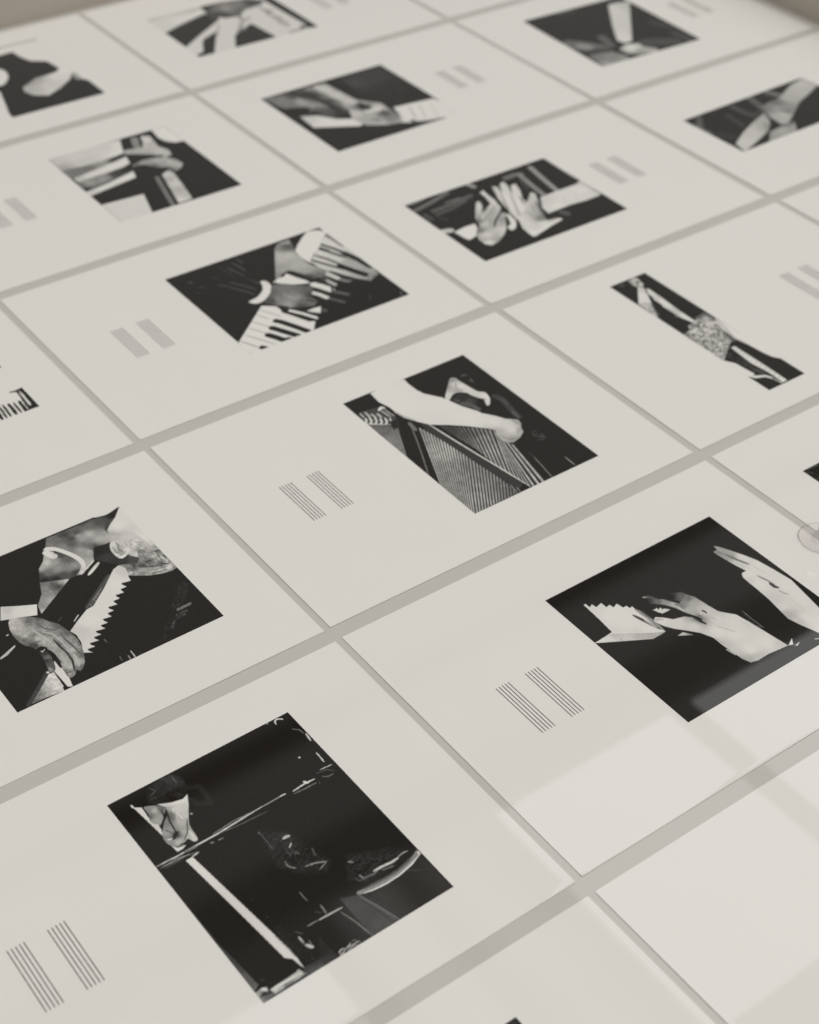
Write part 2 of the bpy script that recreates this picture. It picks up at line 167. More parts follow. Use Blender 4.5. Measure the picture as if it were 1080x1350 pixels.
   ['L', [[48.69, 41.91], [48.91, 35.35], [49.82, 27.84], [50.48, 21.07]], 0.78, 0.78, 78, 0.6],
   ['L', [[49.73, 35.73], [50.13, 29.57], [51.29, 24.84]], 0.49, 0.49, 110, 0.4],
   ['L', [[53.59, 38.87], [53.75, 32.83], [53.03, 26.01]], 0.52, 0.52, 88, 0.4],
   ['L', [[41.62, 57.96], [43.34, 51.73], [47.97, 46.4]], 0.72, 0.72, 85, 0.54],
   ['L', [[47.99, 55.89], [50.97, 49.72], [52.78, 41.43]], 0.61, 0.61, 88, 0.47],
   ['L', [[30.66, 42.65], [33.05, 44.34], [37.13, 43.35]], 0.75, 0.75, 92, 0.53],
   ['L', [[38.2, 48.98], [43.06, 46.47], [44.61, 42.38]], 0.61, 0.61, 120, 0.53],
   ['L', [[39.33, 63.13], [41.43, 57.6], [40.97, 51.94]], 0.63, 0.63, 120, 0.67],
   ['L', [[41.0, 27.43], [39.89, 19.61], [39.0, 14.55]], 2.08, 2.08, 166, 1.44],
   ['L', [[46.97, 23.12], [45.82, 15.32], [44.78, 12.27]], 1.86, 1.86, 172, 1.31],
   ['L', [[41.12, 49.85], [44.85, 45.17], [46.16, 38.31], [46.85, 28.05]], 1.31, 1.31, 168, 0.93],
   ['L', [[36.93, 54.85], [39.69, 45.93], [41.24, 35.99]], 1.15, 1.15, 172, 0.94],
   ['L', [[37.76, 11.67], [37.18, 8.33]], 1.41, 1.41, 150, 0.64],
   ['L', [[36.75, 11.46], [39.66, 11.24]], 0.53, 0.53, 70, 0.32],
   ['L', [[42.65, 10.02], [44.21, 8.42]], 0.59, 0.59, 80, 0.32],
   ['L', [[37.84, 24.92], [38.13, 20.88]], 0.94, 0.94, 95, 0.65],
   ['P', [[32.37, 39.47], [36.73, 36.13], [36.23, 30.88], [34.99, 25.06], [33.5, 19.47], [31.44, 16.71], [29.18, 17.69], [29.37, 20.57], [30.57, 26.34], [31.43, 31.46], [31.2, 35.47]], [[34.0, 36.16, 40.0], [33.36, 29.11, 105.0], [32.13, 23.31, 85.0], [31.2, 19.24, 145.0], [34.3, 33.24, 60.0], [31.83, 27.34, 60.0], [32.44, 19.29, 70.0]], 0.46, 1, 0],
   ['P', [[36.02, 35.38], [37.65, 33.24], [38.39, 28.84], [37.89, 22.49], [36.56, 16.79], [35.47, 17.58], [35.53, 25.15], [35.56, 27.52]], [[37.54, 28.97, 42.0], [36.52, 20.14, 45.0]], 0.52, 0, 0],
   ['L', [[32.0, 38.77], [34.8, 38.88], [37.02, 36.11]], 1.36, 1.36, 42, 0.52],
   ['L', [[32.98, 36.32], [33.26, 34.76], [35.54, 36.21]], 0.57, 0.57, 190, 0.33],
   ['L', [[30.47, 20.72], [30.59, 19.22]], 0.81, 0.81, 150, 0.39]
  ]
 },
 'hands': {
  'size': [138.75, 122.7],
  'at': [118.75, 45.67],
  'turn': 0.00298,
  'base': 34,
  'pitch': 0.33,
  'sh': [
   ['P', [[16.45, 106.38], [17.91, 106.3], [18.22, 102.66], [20.88, 103.92], [21.33, 100.45], [26.19, 101.53], [26.3, 96.91], [29.38, 97.47], [29.58, 94.31], [33.55, 95.61], [34.37, 90.91], [36.99, 90.83], [37.48, 88.02], [39.5, 88.63], [39.32, 85.34], [40.89, 82.59], [41.55, 75.6], [40.35, 71.06], [40.81, 60.73], [30.86, 60.54], [13.86, 70.03], [-0.04, 77.84], [14.41, 78.85], [15.57, 90.7]], [[17.69, 102.07, 200.0], [25.6, 88.3, 206.0], [28.02, 79.83, 206.0], [32.74, 68.46, 204.0], [16.91, 74.43, 200.0], [25.94, 66.68, 190.0]], 0.37, 0, 0],
   ['P', [[13.67, 78.05], [25.35, 70.4], [35.99, 63.23], [41.03, 60.96], [30.71, 60.39], [13.72, 69.87], [-0.19, 77.68], [10.22, 78.13]], [[14.47, 76.17, 180.0], [25.94, 66.68, 172.0], [32.8, 63.12, 165.0], [9.12, 74.72, 200.0], [17.63, 68.65, 190.0], [2.81, 76.59, 205.0]], 0.36, 0, 0],
   ['L', [[12.9, 78.86], [25.43, 70.48], [36.75, 62.95]], 0.54, 0.54, 215, 0.36],
   ['L', [[0.03, 77.92], [13.86, 70.03], [30.56, 60.76]], 0.42, 0.42, 200, 0.27],
   ['L', [[15.02, 71.83], [13.5, 69.63]], 0.38, 0.38, 110, 0.27],
   ['L', [[34.64, 82.54], [36.32, 76.62], [38.45, 69.06], [39.87, 64.05]], 2.12, 2.12, 70, 0.92],
   ['L', [[39.32, 85.34], [40.46, 77.73], [40.68, 68.15], [40.72, 62.78]], 2.41, 2.41, 135, 0.92],
   ['L', [[41.04, 82.75], [41.41, 74.35]], 1.2, 1.2, 90, 0.74],
   ['L', [[37.55, 75.74], [38.78, 66.16]], 1.43, 1.43, 165, 0.55],
   ['P', [[47.57, 79.2], [48.97, 78.48], [50.76, 79.26], [50.42, 77.04], [52.79, 78.1], [52.71, 75.83], [53.96, 76.03], [56.64, 73.04], [50.22, 73.23], [48.82, 75.59]], 196, 0.37, 0, 0],
   ['L', [[50.13, 90.75], [54.48, 88.35]], 1.55, 1.55, 150, 0.75],
   ['L', [[52.31, 90.28], [56.42, 84.7]], 2.06, 2.06, 80, 1.67],
   ['P', [[66.73, 84.15], [72.8, 80.56], [75.66, 73.71], [77.64, 63.97], [69.82, 60.24], [67.4, 69.48], [66.05, 76.44]], [[67.12, 82.44, 50.0], [70.53, 78.24, 92.0], [72.79, 72.19, 142.0], [73.5, 64.62, 188.0]], 2.4, 0, 0],
   ['P', [[51.61, 88.12], [59.43, 82.2], [64.02, 74.35], [67.69, 62.62], [66.29, 58.05], [62.25, 65.61], [59.79, 72.78], [56.01, 78.63], [50.21, 83.81]], [[50.91, 85.96, 55.0], [54.81, 83.01, 95.0], [58.42, 79.74, 140.0], [61.2, 74.24, 168.0], [65.07, 67.1, 186.0], [66.42, 60.91, 192.0]], 1.67, 0, 0],
   ['L', [[62.01, 75.07], [66.08, 68.14], [67.32, 61.14]], 1.13, 1.13, 60, 1.07],
   ['L', [[64.86, 78.71], [68.62, 70.73], [69.53, 61.31]], 1.39, 1.39, 75, 1.43],
   ['P', [[73.46, 77.05], [76.46, 73.14], [77.44, 64.46], [79.21, 55.3], [82.17, 51.45], [85.93, 47.05], [87.64, 38.03], [89.38, 26.52], [91.74, 10.34], [85.24, 10.97], [76.79, 12.02], [68.39, 11.76], [63.32, 13.09], [61.45, 18.02], [60.72, 25.13], [60.18, 33.82], [60.22, 40.51], [56.91, 47.93], [51.31, 54.46], [46.79, 59.38], [43.53, 64.26], [41.24, 70.17], [41.92, 72.27], [44.47, 73.56], [48.14, 70.44], [51.9, 66.03], [59.15, 63.82], [63.21, 59.72], [63.08, 55.5], [64.6, 51.33], [66.09, 58.54], [62.75, 66.13], [62.8, 73.1], [69.28, 75.57]], [[45.87, 69.46, 203.0], [51.8, 61.8, 196.0], [57.72, 54.17, 196.0], [66.54, 42.77, 206.0], [72.4, 35.21, 206.0], [71.23, 20.95, 207.0], [83.04, 19.21, 206.0], [73.59, 49.75, 198.0], [73.12, 58.76, 190.0], [71.83, 68.45, 160.0], [71.81, 74.66, 110.0], [66.16, 65.46, 165.0], [64.0, 72.25, 120.0], [65.09, 57.52, 120.0], [80.51, 43.11, 202.0], [63.56, 14.88, 165.0], [88.83, 11.74, 190.0], [69.67, 12.98, 180.0], [42.71, 71.71, 190.0], [72.76, 62.51, 180.0], [60.96, 33.27, 185.0]], 0.72, 0, 0],
   ['L', [[42.71, 71.71], [45.57, 70.54], [46.66, 68.9]], 1.38, 1.38, 165, 0.7],
   ['L', [[71.58, 61.6], [72.09, 60.19], [72.45, 58.37]], 1.25, 1.25, 45, 0.35],
   ['L', [[72.48, 59.22], [72.1, 57.75]], 0.7, 0.7, 45, 0.35],
   ['L', [[66.6, 59.05], [68.09, 58.5]], 1.06, 1.06, 45, 0.35],
   ['L', [[65.29, 57.73], [66.27, 55.99]], 1.0, 1.0, 48, 0.35],
   ['L', [[62.81, 60.01], [64.37, 55.44], [65.27, 51.19]], 1.24, 1.24, 42, 0.59],
   ['L', [[70.32, 60.75], [67.39, 58.48]], 0.48, 0.48, 200, 0.24],
   ['L', [[68.48, 47.37], [71.99, 41.45], [74.7, 36.12]], 0.85, 0.85, 178, 0.58],
   ['L', [[71.08, 56.73], [72.8, 50.31]], 1.11, 1.11, 175, 0.71],
   ['L', [[61.0, 39.95], [62.03, 31.67]], 0.91, 0.91, 170, 0.69],
   ['L', [[59.57, 29.26], [60.8, 22.6]], 1.31, 1.31, 170, 0.91],
   ['L', [[83.91, 42.41], [85.35, 34.51]], 1.09, 1.09, 190, 0.7],
   ['P', [[44.01, 54.07], [48.76, 54.58], [52.59, 48.98]], [[47.78, 53.58, 180.0], [51.02, 50.09, 150.0]], 0.57, 0, 0],
   ['L', [[91.11, 47.38], [90.78, 38.39], [91.01, 29.63]], 0.65, 0.65, 110, 0.35],
   ['L', [[87.88, 39.59], [88.55, 33.61], [91.46, 29.14]], 0.84, 0.84, 82, 0.47],
   ['L', [[89.63, 45.28], [89.47, 38.46]], 0.52, 0.52, 60, 0.47],
   ['P', [[98.25, 13.42], [94.85, 9.13], [91.89, 10.23]], 210, 0.46, 0, 0],
   ['P', [[95.74, 8.16], [100.35, 8.56], [96.06, 6.92], [94.81, 8.32]], 200, 0.46, 0, 0],
   ['L', [[108.63, 5.02], [111.8, 3.44]], 0.66, 0.66, 200, 0.35],
   ['P', [[119.93, 100.14], [121.85, 98.2], [125.53, 91.21], [129.16, 83.52], [132.7, 74.42], [134.78, 62.68], [136.54, 49.47], [134.17, 36.65], [131.12, 20.17], [115.04, 5.71], [113.33, 11.19], [110.68, 19.07], [108.81, 26.44], [110.12, 34.21], [111.98, 45.25], [112.79, 55.42], [113.06, 62.47], [113.61, 68.47], [115.77, 71.53], [119.65, 71.55], [118.02, 78.27], [116.93, 85.58], [115.83, 92.95], [115.89, 96.13], [119.18, 96.27]], [[120.58, 96.23, 150.0], [126.91, 81.34, 202.0], [129.03, 69.54, 204.0], [132.08, 45.35, 206.0], [114.94, 36.07, 200.0], [118.38, 19.64, 206.0], [117.3, 68.6, 204.0], [117.96, 58.99, 205.0], [119.68, 79.89, 188.0], [115.21, 42.95, 190.0], [110.93, 28.4, 170.0], [117.28, 94.39, 140.0], [121.02, 14.3, 207.0], [128.14, 33.77, 204.0], [112.27, 20.52, 185.0], [120.82, 86.59, 150.0], [116.06, 63.98, 195.0]], 0.76, 0, 0],
   ['P', [[134.95, 23.62], [133.98, 1.63], [121.16, -9.61], [114.51, 5.24]], [[123.41, 12.6, 205.0], [123.58, -1.22, 205.0]], 0.72, 0, 0],
   ['L', [[120.22, 90.22], [122.46, 82.6], [125.74, 74.66]], 1.38, 1.38, 92, 0.88],
   ['L', [[117.57, 96.08], [120.27, 88.86]], 0.93, 0.93, 110, 0.76],
   ['L', [[122.09, 64.29], [124.18, 56.77], [124.48, 51.65]], 1.45, 1.45, 135, 0.86],
   ['L', [[123.27, 55.23], [123.3, 51.21], [124.62, 48.83]], 2.15, 2.15, 66, 0.85],
   ['L', [[122.81, 47.41], [123.61, 44.14], [125.35, 41.11]], 0.89, 0.89, 150, 0.6],
   ['L', [[126.3, 75.2], [127.86, 62.96]], 1.16, 1.16, 190, 0.99],
   ['L', [[123.29, 37.22], [122.67, 23.55]], 1.59, 1.59, 195, 1.44]
  ]
 },
 'grand': {
  'size': [113.7, 147.98],
  'at': [131.58, 32.09],
  'turn': 0.01266,
  'base': 36,
  'pitch': 0.33,
  'sh': [
   ['P', [[22.88, 144.86], [31.76, 147.38], [38.18, 146.47], [41.04, 141.3], [40.17, 134.97], [36.0, 129.75], [28.93, 131.1], [20.77, 133.82], [18.6, 138.4]], [[35.62, 143.87, 58.0], [36.52, 140.42, 55.0], [28.02, 141.09, 50.0], [23.46, 141.68, 46.0], [22.0, 135.9, 44.0], [34.41, 133.66, 42.0], [30.53, 133.76, 38.0], [31.92, 141.01, 52.0]], 2.14, 1, 5],
   ['L', [[23.79, 145.57], [25.4, 141.64], [21.65, 140.26]], 0.8, 0.8, 75, 0.58],
   ['L', [[20.52, 138.35], [23.81, 137.31]], 0.67, 0.67, 70, 0.39],
   ['L', [[37.48, 145.3], [37.21, 139.91]], 1.07, 1.07, 85, 0.98],
   ['L', [[34.41, 133.66], [35.31, 130.25]], 0.77, 0.77, 58, 0.58],
   ['L', [[40.27, 133.51], [45.68, 130.94], [45.57, 122.74], [44.6, 117.99], [38.57, 121.05], [37.57, 125.86]], 3.01, 3.01, 45, 1.56],
   ['P', [[10.3, 138.78], [13.89, 136.15], [13.33, 127.44], [14.18, 114.28], [13.01, 113.44], [12.08, 122.39]], [[11.08, 137.13, 205.0], [12.61, 120.02, 200.0], [13.44, 114.16, 205.0]], 0.38, 0, 0],
   ['P', [[14.88, 135.7], [20.32, 133.06], [23.97, 129.04], [20.5, 124.86], [17.37, 121.56], [15.06, 120.6], [12.8, 124.91], [14.5, 130.59]], [[18.65, 130.24, 172.0], [21.24, 129.69, 100.0], [14.08, 128.23, 100.0], [15.07, 124.18, 155.0], [18.58, 123.59, 150.0], [15.82, 133.66, 130.0]], 0.48, 1, 0],
   ['P', [[12.2, 124.55], [15.01, 121.16], [14.45, 114.73], [13.17, 113.71]], [[13.15, 120.94, 195.0], [13.65, 115.32, 205.0]], 0.38, 0, 0],
   ['P', [[24.46, 129.36], [30.0, 128.0], [35.78, 126.49], [31.97, 119.14], [27.93, 111.43], [26.7, 101.56], [24.13, 100.85], [22.41, 104.32], [18.39, 102.47], [14.53, 104.01], [12.3, 108.24], [13.24, 114.31], [17.6, 120.33], [21.85, 123.87]], [[28.7, 124.23, 196.0], [31.98, 123.17, 190.0], [25.55, 115.82, 172.0], [19.3, 115.11, 140.0], [15.66, 113.85, 150.0], [19.11, 110.0, 60.0], [23.56, 109.36, 165.0], [17.32, 105.46, 172.0], [25.46, 105.35, 180.0], [13.86, 106.06, 140.0], [29.14, 118.52, 186.0], [22.51, 122.05, 95.0], [19.62, 118.85, 120.0], [25.13, 101.67, 190.0], [26.01, 110.2, 150.0], [12.82, 110.71, 130.0], [34.38, 125.48, 200.0]], 0.48, 1, 0],
   ['L', [[21.3, 128.97], [20.15, 123.78], [14.2, 116.23]], 0.84, 0.84, 48, 0.57],
   ['L', [[23.61, 127.95], [20.84, 119.28], [20.09, 113.22], [19.39, 110.46]], 0.92, 0.92, 48, 0.57],
   ['L', [[20.55, 111.57], [18.78, 110.25], [16.28, 108.17]], 1.93, 1.93, 44, 0.75],
   ['L', [[29.03, 115.94], [24.89, 108.38], [20.4, 104.5]], 0.68, 0.68, 80, 0.57],
   ['L', [[17.06, 103.45], [20.65, 103.02], [22.7, 100.86]], 0.72, 0.72, 50, 0.37],
   ['L', [[26.32, 125.96], [27.34, 117.17]], 0.91, 0.91, 205, 0.96],
   ['L', [[16.08, 116.16], [17.66, 112.38]], 0.77, 0.77, 100, 0.56],
   ['L', [[25.78, 109.04], [25.41, 102.12]], 1.03, 1.03, 200, 0.56],
   ['L', [[27.34, 125.22], [24.2, 116.81]], 0.66, 0.66, 180, 0.57],
   ['P', [[21.31, 133.42], [28.25, 129.97], [34.28, 128.55], [37.92, 129.99], [35.65, 125.63], [28.76, 127.56], [23.95, 129.33]], [[22.64, 132.04, 190.0], [31.94, 127.95, 208.0], [36.1, 128.31, 208.0]], 0.38, 0, 0],
   ['P', [[13.29, 105.44], [15.43, 102.33], [19.72, 101.5], [16.98, 100.16], [13.89, 100.11]], 205, 0.46, 0, 0],
   ['L', [[13.71, 109.8], [16.14, 109.05]], 1.06, 1.06, 205, 0.46],
   ['L', [[14.87, 102.99], [18.83, 102.41]], 0.62, 0.62, 70, 0.37],
   ['L', [[10.12, 140.81], [10.34, 138.35]], 1.07, 1.07, 205, 0.38],
   ['L', [[32.19, 117.9], [32.98, 116.79]], 1.14, 1.14, 150, 0.48],
   ['L', [[37.71, 128.5], [32.44, 118.79]], 0.5, 0.5, 60, 0.58],
   ['L', [[0.77, 98.44], [12.74, 97.89], [24.36, 98.09], [37.04, 98.16], [48.33, 98.85], [65.18, 99.79]], 0.91, 0.91, 200, 0.36],
   ['L', [[16.56, 97.9], [24.03, 97.55]], 1.42, 1.42, 120, 0.74],
   ['L', [[64.86, 99.62], [77.76, 99.86]], 0.62, 0.62, 160, 0.29],
   ['L', [[76.21, 100.04], [79.87, 99.69]], 0.75, 0.75, 205, 0.29],
   ['L', [[83.84, 98.85], [91.39, 99.57], [98.03, 99.19]], 0.94, 0.94, 205, 0.39],
   ['L', [[83.31, 97.17], [90.36, 96.57], [97.24, 96.55]], 0.53, 0.53, 130, 0.29],
   ['L', [[92.0, 101.22], [93.78, 98.8]], 1.43, 1.43, 207, 0.49],
   ['L', [[103.91, 102.79], [111.28, 102.1]], 0.65, 0.65, 178, 0.3],
   ['L', [[100.8, 101.81], [106.98, 100.83], [110.02, 97.61]], 0.45, 0.45, 92, 0.3],
   ['L', [[102.07, 98.34], [104.85, 96.31], [108.27, 96.35]], 0.55, 0.55, 115, 0.3],
   ['L', [[98.73, 96.29], [98.32, 94.5]], 0.45, 0.45, 90, 0.39],
   ['L', [[0.87, 96.23], [10.09, 96.65], [22.01, 94.28]], 0.51, 0.51, 120, 0.36],
   ['L', [[2.8, 96.32], [9.56, 95.77], [18.0, 95.56]], 0.5, 0.5, 150, 0.27],
   ['L', [[3.26, 94.72], [13.64, 94.68]], 0.4, 0.4, 90, 0.27],
   ['L', [[7.2, 98.14], [15.37, 95.95]], 0.41, 0.41, 130, 0.27],
   ['L', [[33.81, 99.22], [47.39, 100.47], [64.74, 99.44]], 0.41, 0.41, 150, 0.28],
   ['L', [[35.04, 99.63], [38.85, 99.46]], 0.52, 0.52, 120, 0.37],
   ['L', [[37.71, 97.66], [48.75, 96.42], [65.16, 95.49]], 0.42, 0.42, 112, 0.28],
   ['L', [[34.68, 94.41], [35.7, 94.18], [37.6, 94.09]], 0.62, 0.62, 135, 0.37],
   ['L', [[30.34, 95.25], [32.03, 94.53]], 0.95, 0.95, 120, 0.46],
   ['L', [[-0.14, 98.48], [5.09, 97.79]], 0.61, 0.61, 140, 0.36],
   ['P', [[0.96, 81.22], [1.5, 78.28], [0.91, 59.76], [0.96, 40.33], [2.11, 29.05], [3.61, 9.86], [-1.48, 7.25], [-1.83, 39.52], [-1.52, 64.5]], [[0.97, 78.68, 36.0], [0.27, 61.21, 44.0], [0.64, 43.43, 60.0], [1.81, 27.39, 66.0], [0.52, 12.6, 85.0], [0.93, 8.65, 100.0]], 0.74, 0, 0],
   ['P', [[14.34, 92.97], [18.31, 93.0], [19.55, 82.25], [23.39, 47.63], [26.82, 17.42], [26.81, 10.81], [26.37, 4.76], [25.53, 7.81], [24.75, 12.33], [22.0, 15.12], [21.55, 20.18], [18.4, 53.2]], [[16.24, 92.2, 207.0], [20.88, 50.98, 200.0], [24.92, 15.99, 204.0], [26.0, 6.25, 200.0]], 0.3, 0, 0],
   ['L', [[18.2, 93.08], [22.43, 93.78]], 0.89, 0.89, 195, 0.3],
   ['L', [[29.33, 32.93], [30.62, 23.24], [32.51, 8.68]], 0.49, 0.49, 112, 0.29],
   ['L', [[32.75, 9.26], [32.82, 5.43]], 0.41, 0.41, 80, 0.28],
   ['L', [[49.61, 42.88], [49.6, 39.35], [49.79, 35.89]], 0.78, 0.78, 105, 0.37],
   ['P', [[25.88, 4.94], [34.8, 4.91], [32.11, -0.59], [25.24, 1.23]], [[27.93, 3.43, 66.0], [33.68, 3.86, 58.0]], 0.55, 0, 0],
   ['P', [[6.49, 4.53], [15.15, 4.99], [21.79, 5.17], [23.87, 5.96], [25.61, 1.42], [15.74, 1.35], [7.34, 0.73]], [[9.02, 2.66, 195.0], [16.06, 2.95, 130.0], [20.69, 4.13, 175.0], [23.41, 3.05, 195.0], [11.87, 2.38, 165.0], [13.89, 0.89, 90.0], [23.97, 2.17, 90.0], [9.22, 0.7, 120.0]], 0.41, 0, 0],
   ['L', [[7.02, 3.96], [12.9, 3.91], [20.46, 3.56]], 1.44, 1.44, 205, 0.54],
   ['L', [[20.95, 3.94], [23.92, 2.67]], 1.34, 1.34, 190, 0.55],
   ['L', [[7.62, 7.35], [11.69, 6.64]], 0.73, 0.73, 46, 0.54],
   ['P', [[-0.96, 7.14], [3.86, 7.39], [6.38, 6.63], [5.43, 3.5], [7.09, 0.91], [-1.15, -0.19]], [[0.74, 6.07, 150.0], [4.17, 6.71, 205.0], [5.99, 4.91, 120.0], [-0.46, 1.99, 125.0], [3.97, 1.87, 80.0], [3.26, 4.2, 60.0], [-0.77, 4.92, 160.0]], 0.34, 0, 0],
   ['L', [[0.74, 3.8], [3.96, 4.13], [5.53, 2.52]], 0.99, 0.99, 38, 0.34],
   ['L', [[4.12, 7.2], [5.28, 4.98]], 1.26, 1.26, 207, 0.41],
   ['L', [[6.0, 11.76], [7.32, 10.33]], 0.73, 0.73, 60, 0.41],
   ['L', [[34.23, 21.06], [34.18, 18.69], [34.26, 16.52]], 1.09, 1.09, 170, 0.5],
   ['L', [[34.21, 15.32], [35.33, 13.53], [36.63, 11.91]], 1.95, 1.95, 195, 0.63],
   ['L', [[37.04, 16.58], [36.84, 12.89]], 0.68, 0.68, 110, 0.42],
   ['L', [[34.43, 24.79], [37.08, 21.19]], 0.69, 0.69, 78, 0.43],
   ['L', [[33.48, 18.25], [33.99, 15.0]], 0.56, 0.56, 120, 0.35],
   ['L', [[53.54, 30.25], [53.45, 27.83], [52.93, 24.23]], 0.97, 0.97, 118, 0.51],
   ['L', [[49.12, 28.53], [51.31, 25.92]], 0.79, 0.79, 66, 0.44],
   ['L', [[47.87, 23.32], [54.92, 23.06], [61.63, 22.7]], 0.84, 0.84, 185, 0.36],
   ['L', [[40.97, 23.7], [47.97, 23.45]], 0.61, 0.61, 130, 0.36],
   ['N', [[55.45, 88.6], [67.11, 76.1], [68.3, 66.09], [73.58, 50.64], [68.21, 44.47], [56.48, 51.83], [49.58, 61.94], [50.67, 73.87]], 30, 56, 0.5, 0.12, 7.53, 2.6],
   ['N', [[81.4, 47.45], [100.43, 39.91], [109.15, 32.21], [97.6, 27.91], [79.74, 28.49], [73.79, 34.11]], 32, 58, 0.43, -0.1, 6.45, 2.8],
   ['N', [[28.98, 37.1], [34.49, 11.77], [31.7, 4.38], [27.07, 13.45], [25.84, 27.73]], 30, 46, 0.36, -1.4, 4.31, 2.5],
   ['L', [[61.69, 75.5], [63.66, 75.75], [65.68, 75.18]], 1.82, 1.82, 178, 0.65],
   ['L', [[63.69, 70.77], [61.12, 68.77]], 0.94, 0.94, 175, 0.47],
   ['L', [[53.72, 60.79], [54.84, 58.07], [56.6, 56.02]], 0.78, 0.78, 130, 0.46],
   ['L', [[54.5, 63.39], [54.1, 59.88]], 0.68, 0.68, 110, 0.55],
   ['L', [[60.85, 54.16], [65.5, 53.4], [71.68, 50.51]], 0.71, 0.71, 155, 0.36],
   ['L', [[65.84, 48.47], [69.0, 49.56], [71.31, 50.27]], 0.54, 0.54, 130, 0.36],
   ['L', [[70.44, 61.93], [69.62, 59.31], [69.19, 56.68]], 0.93, 0.93, 84, 0.65],
   ['L', [[61.99, 64.92], [63.02, 62.49]], 1.16, 1.16, 90, 0.65],
   ['L', [[62.28, 54.5], [64.92, 52.56]], 0.61, 0.61, 110, 0.46],
   ['L', [[58.34, 67.6], [59.16, 64.43]], 0.65, 0.65, 75, 0.46],
   ['L', [[80.09, 43.95], [82.04, 41.88]], 0.61, 0.61, 125, 0.37],
   ['L', [[61.87, 66.94], [60.86, 62.54]], 0.68, 0.68, 66, 0.56],
   ['L', [[57.92, 64.06], [60.99, 65.65]], 0.53, 0.53, 80, 0.46],
   ['L', [[54.37, 86.76], [54.13, 80.39], [53.98, 72.72]], 0.53, 0.53, 82, 0.47],
   ['L', [[53.74, 86.56], [53.83, 85.19]], 0.72, 0.72, 100, 0.38],
   ['L', [[54.31, 77.66], [53.32, 73.21]], 0.34, 0.34, 70, 0.37],
   ['L', [[28.0, 40.28], [28.85, 39.42]], 0.57, 0.57, 70, 0.35],
   ['L', [[28.11, 54.18], [28.6, 52.0]], 0.35, 0.35, 58, 0.35],
   ['L', [[110.58, 27.28], [101.64, 24.56], [94.23, 23.75], [84.73, 24.54], [76.89, 25.19], [72.99, 25.51]], 2.0, 2.0, 70, 1.07],
   ['L', [[112.29, 27.82], [105.91, 24.57], [96.91, 22.82], [88.37, 22.68], [79.04, 23.6], [73.29, 24.78]], 2.6, 2.6, 128, 1.07],
   ['L', [[112.55, 26.25], [105.14, 23.56], [96.15, 21.82], [87.48, 21.49], [79.73, 22.28], [75.17, 23.4]], 0.99, 0.99, 206, 0.46],
   ['L', [[109.06, 27.54], [98.69, 25.16], [88.14, 24.61], [80.51, 25.59]], 0.54, 0.54, 92, 0.38],
   ['L', [[86.9, 31.42], [92.25, 31.25], [97.7, 30.6], [102.34, 30.88]], 1.43, 1.43, 192, 0.68],
   ['L', [[80.26, 30.92], [85.54, 30.14], [88.96, 30.22]], 0.79, 0.79, 110, 0.6],
   ['L', [[102.38, 31.39], [105.97, 31.93], [108.84, 31.53]], 0.71, 0.71, 150, 0.38],
   ['L', [[79.86, 33.8], [80.1, 32.07], [80.43, 30.59]], 1.06, 1.06, 120, 0.45],
   ['L', [[77.01, 33.31], [77.65, 30.77], [81.98, 29.86]], 0.63, 0.63, 84, 0.45],
   ['L', [[79.95, 44.06], [81.41, 43.41], [82.17, 41.8]], 0.58, 0.58, 130, 0.3],
   ['L', [[90.84, 29.36], [97.52, 28.11]], 0.65, 0.65, 120, 0.6],
   ['L', [[112.56, 28.16], [112.5, 25.86]], 1.21, 1.21, 200, 0.46],
   ['P', [[77.1, 20.97], [84.92, 20.3], [95.39, 20.82], [104.37, 22.55], [113.06, 25.46], [112.55, -0.03], [82.83, 1.21]], 44, 0.59, 0, 0],
   ['L', [[100.65, 22.15], [106.65, 17.74]], 1.01, 1.01, 60, 0.75],
   ['P', [[63.35, 28.06], [73.25, 23.6], [79.9, 0.4], [63.31, 0.62]], [[64.6, 24.12, 72.0], [69.94, 20.19, 66.0], [71.45, 11.08, 62.0], [70.31, 4.03, 70.0], [64.11, 6.65, 62.0], [64.48, 26.22, 60.0]], 0.44, 0, 0],
   ['L', [[72.33, 23.47], [76.26, 12.02], [79.9, 0.4]], 1.37, 1.37, 92, 0.59],
   ['L', [[71.72, 20.38], [74.53, 10.8], [76.57, 0.89]], 0.45, 0.45, 40, 0.29],
   ['L', [[59.19, 21.11], [61.82, 11.27], [63.58, 0.42]], 0.58, 0.58, 125, 0.36],
   ['L', [[74.95, 22.55], [79.16, 10.38], [81.93, 0.89]], 0.61, 0.61, 58, 0.44],
   ['L', [[44.47, 1.87], [46.47, 2.78], [48.34, 2.63]], 0.71, 0.71, 180, 0.35],
   ['L', [[45.43, 0.22], [48.02, 1.63], [52.38, 2.71]], 0.76, 0.76, 185, 0.42],
   ['L', [[48.84, 0.55], [52.23, 1.39], [53.76, 2.18]], 0.55, 0.55, 150, 0.28],
   ['L', [[50.55, 0.72], [53.2, 1.63], [56.51, 1.78]], 0.64, 0.64, 180, 0.35],
   ['L', [[52.85, 0.93], [54.54, 0.16], [56.14, -0.06]], 0.45, 0.45, 150, 0.28],
   ['L', [[44.19, 0.38], [45.72, 0.96]], 0.69, 0.69, 170, 0.35],
   ['L', [[47.09, 0.89], [49.73, 1.8]], 0.35, 0.35, 60, 0.28],
   ['L', [[53.55, 3.77], [55.83, 3.05]], 0.46, 0.46, 120, 0.35],
   ['L', [[47.42, -0.3], [50.1, 0.1]], 0.5, 0.5, 160, 0.35],
   ['L', [[56.65, 1.96], [56.78, -0.05]], 0.35, 0.35, 110, 0.28],
   ['L', [[51.15, 2.66], [52.8, 3.84]], 0.33, 0.33, 140, 0.28],
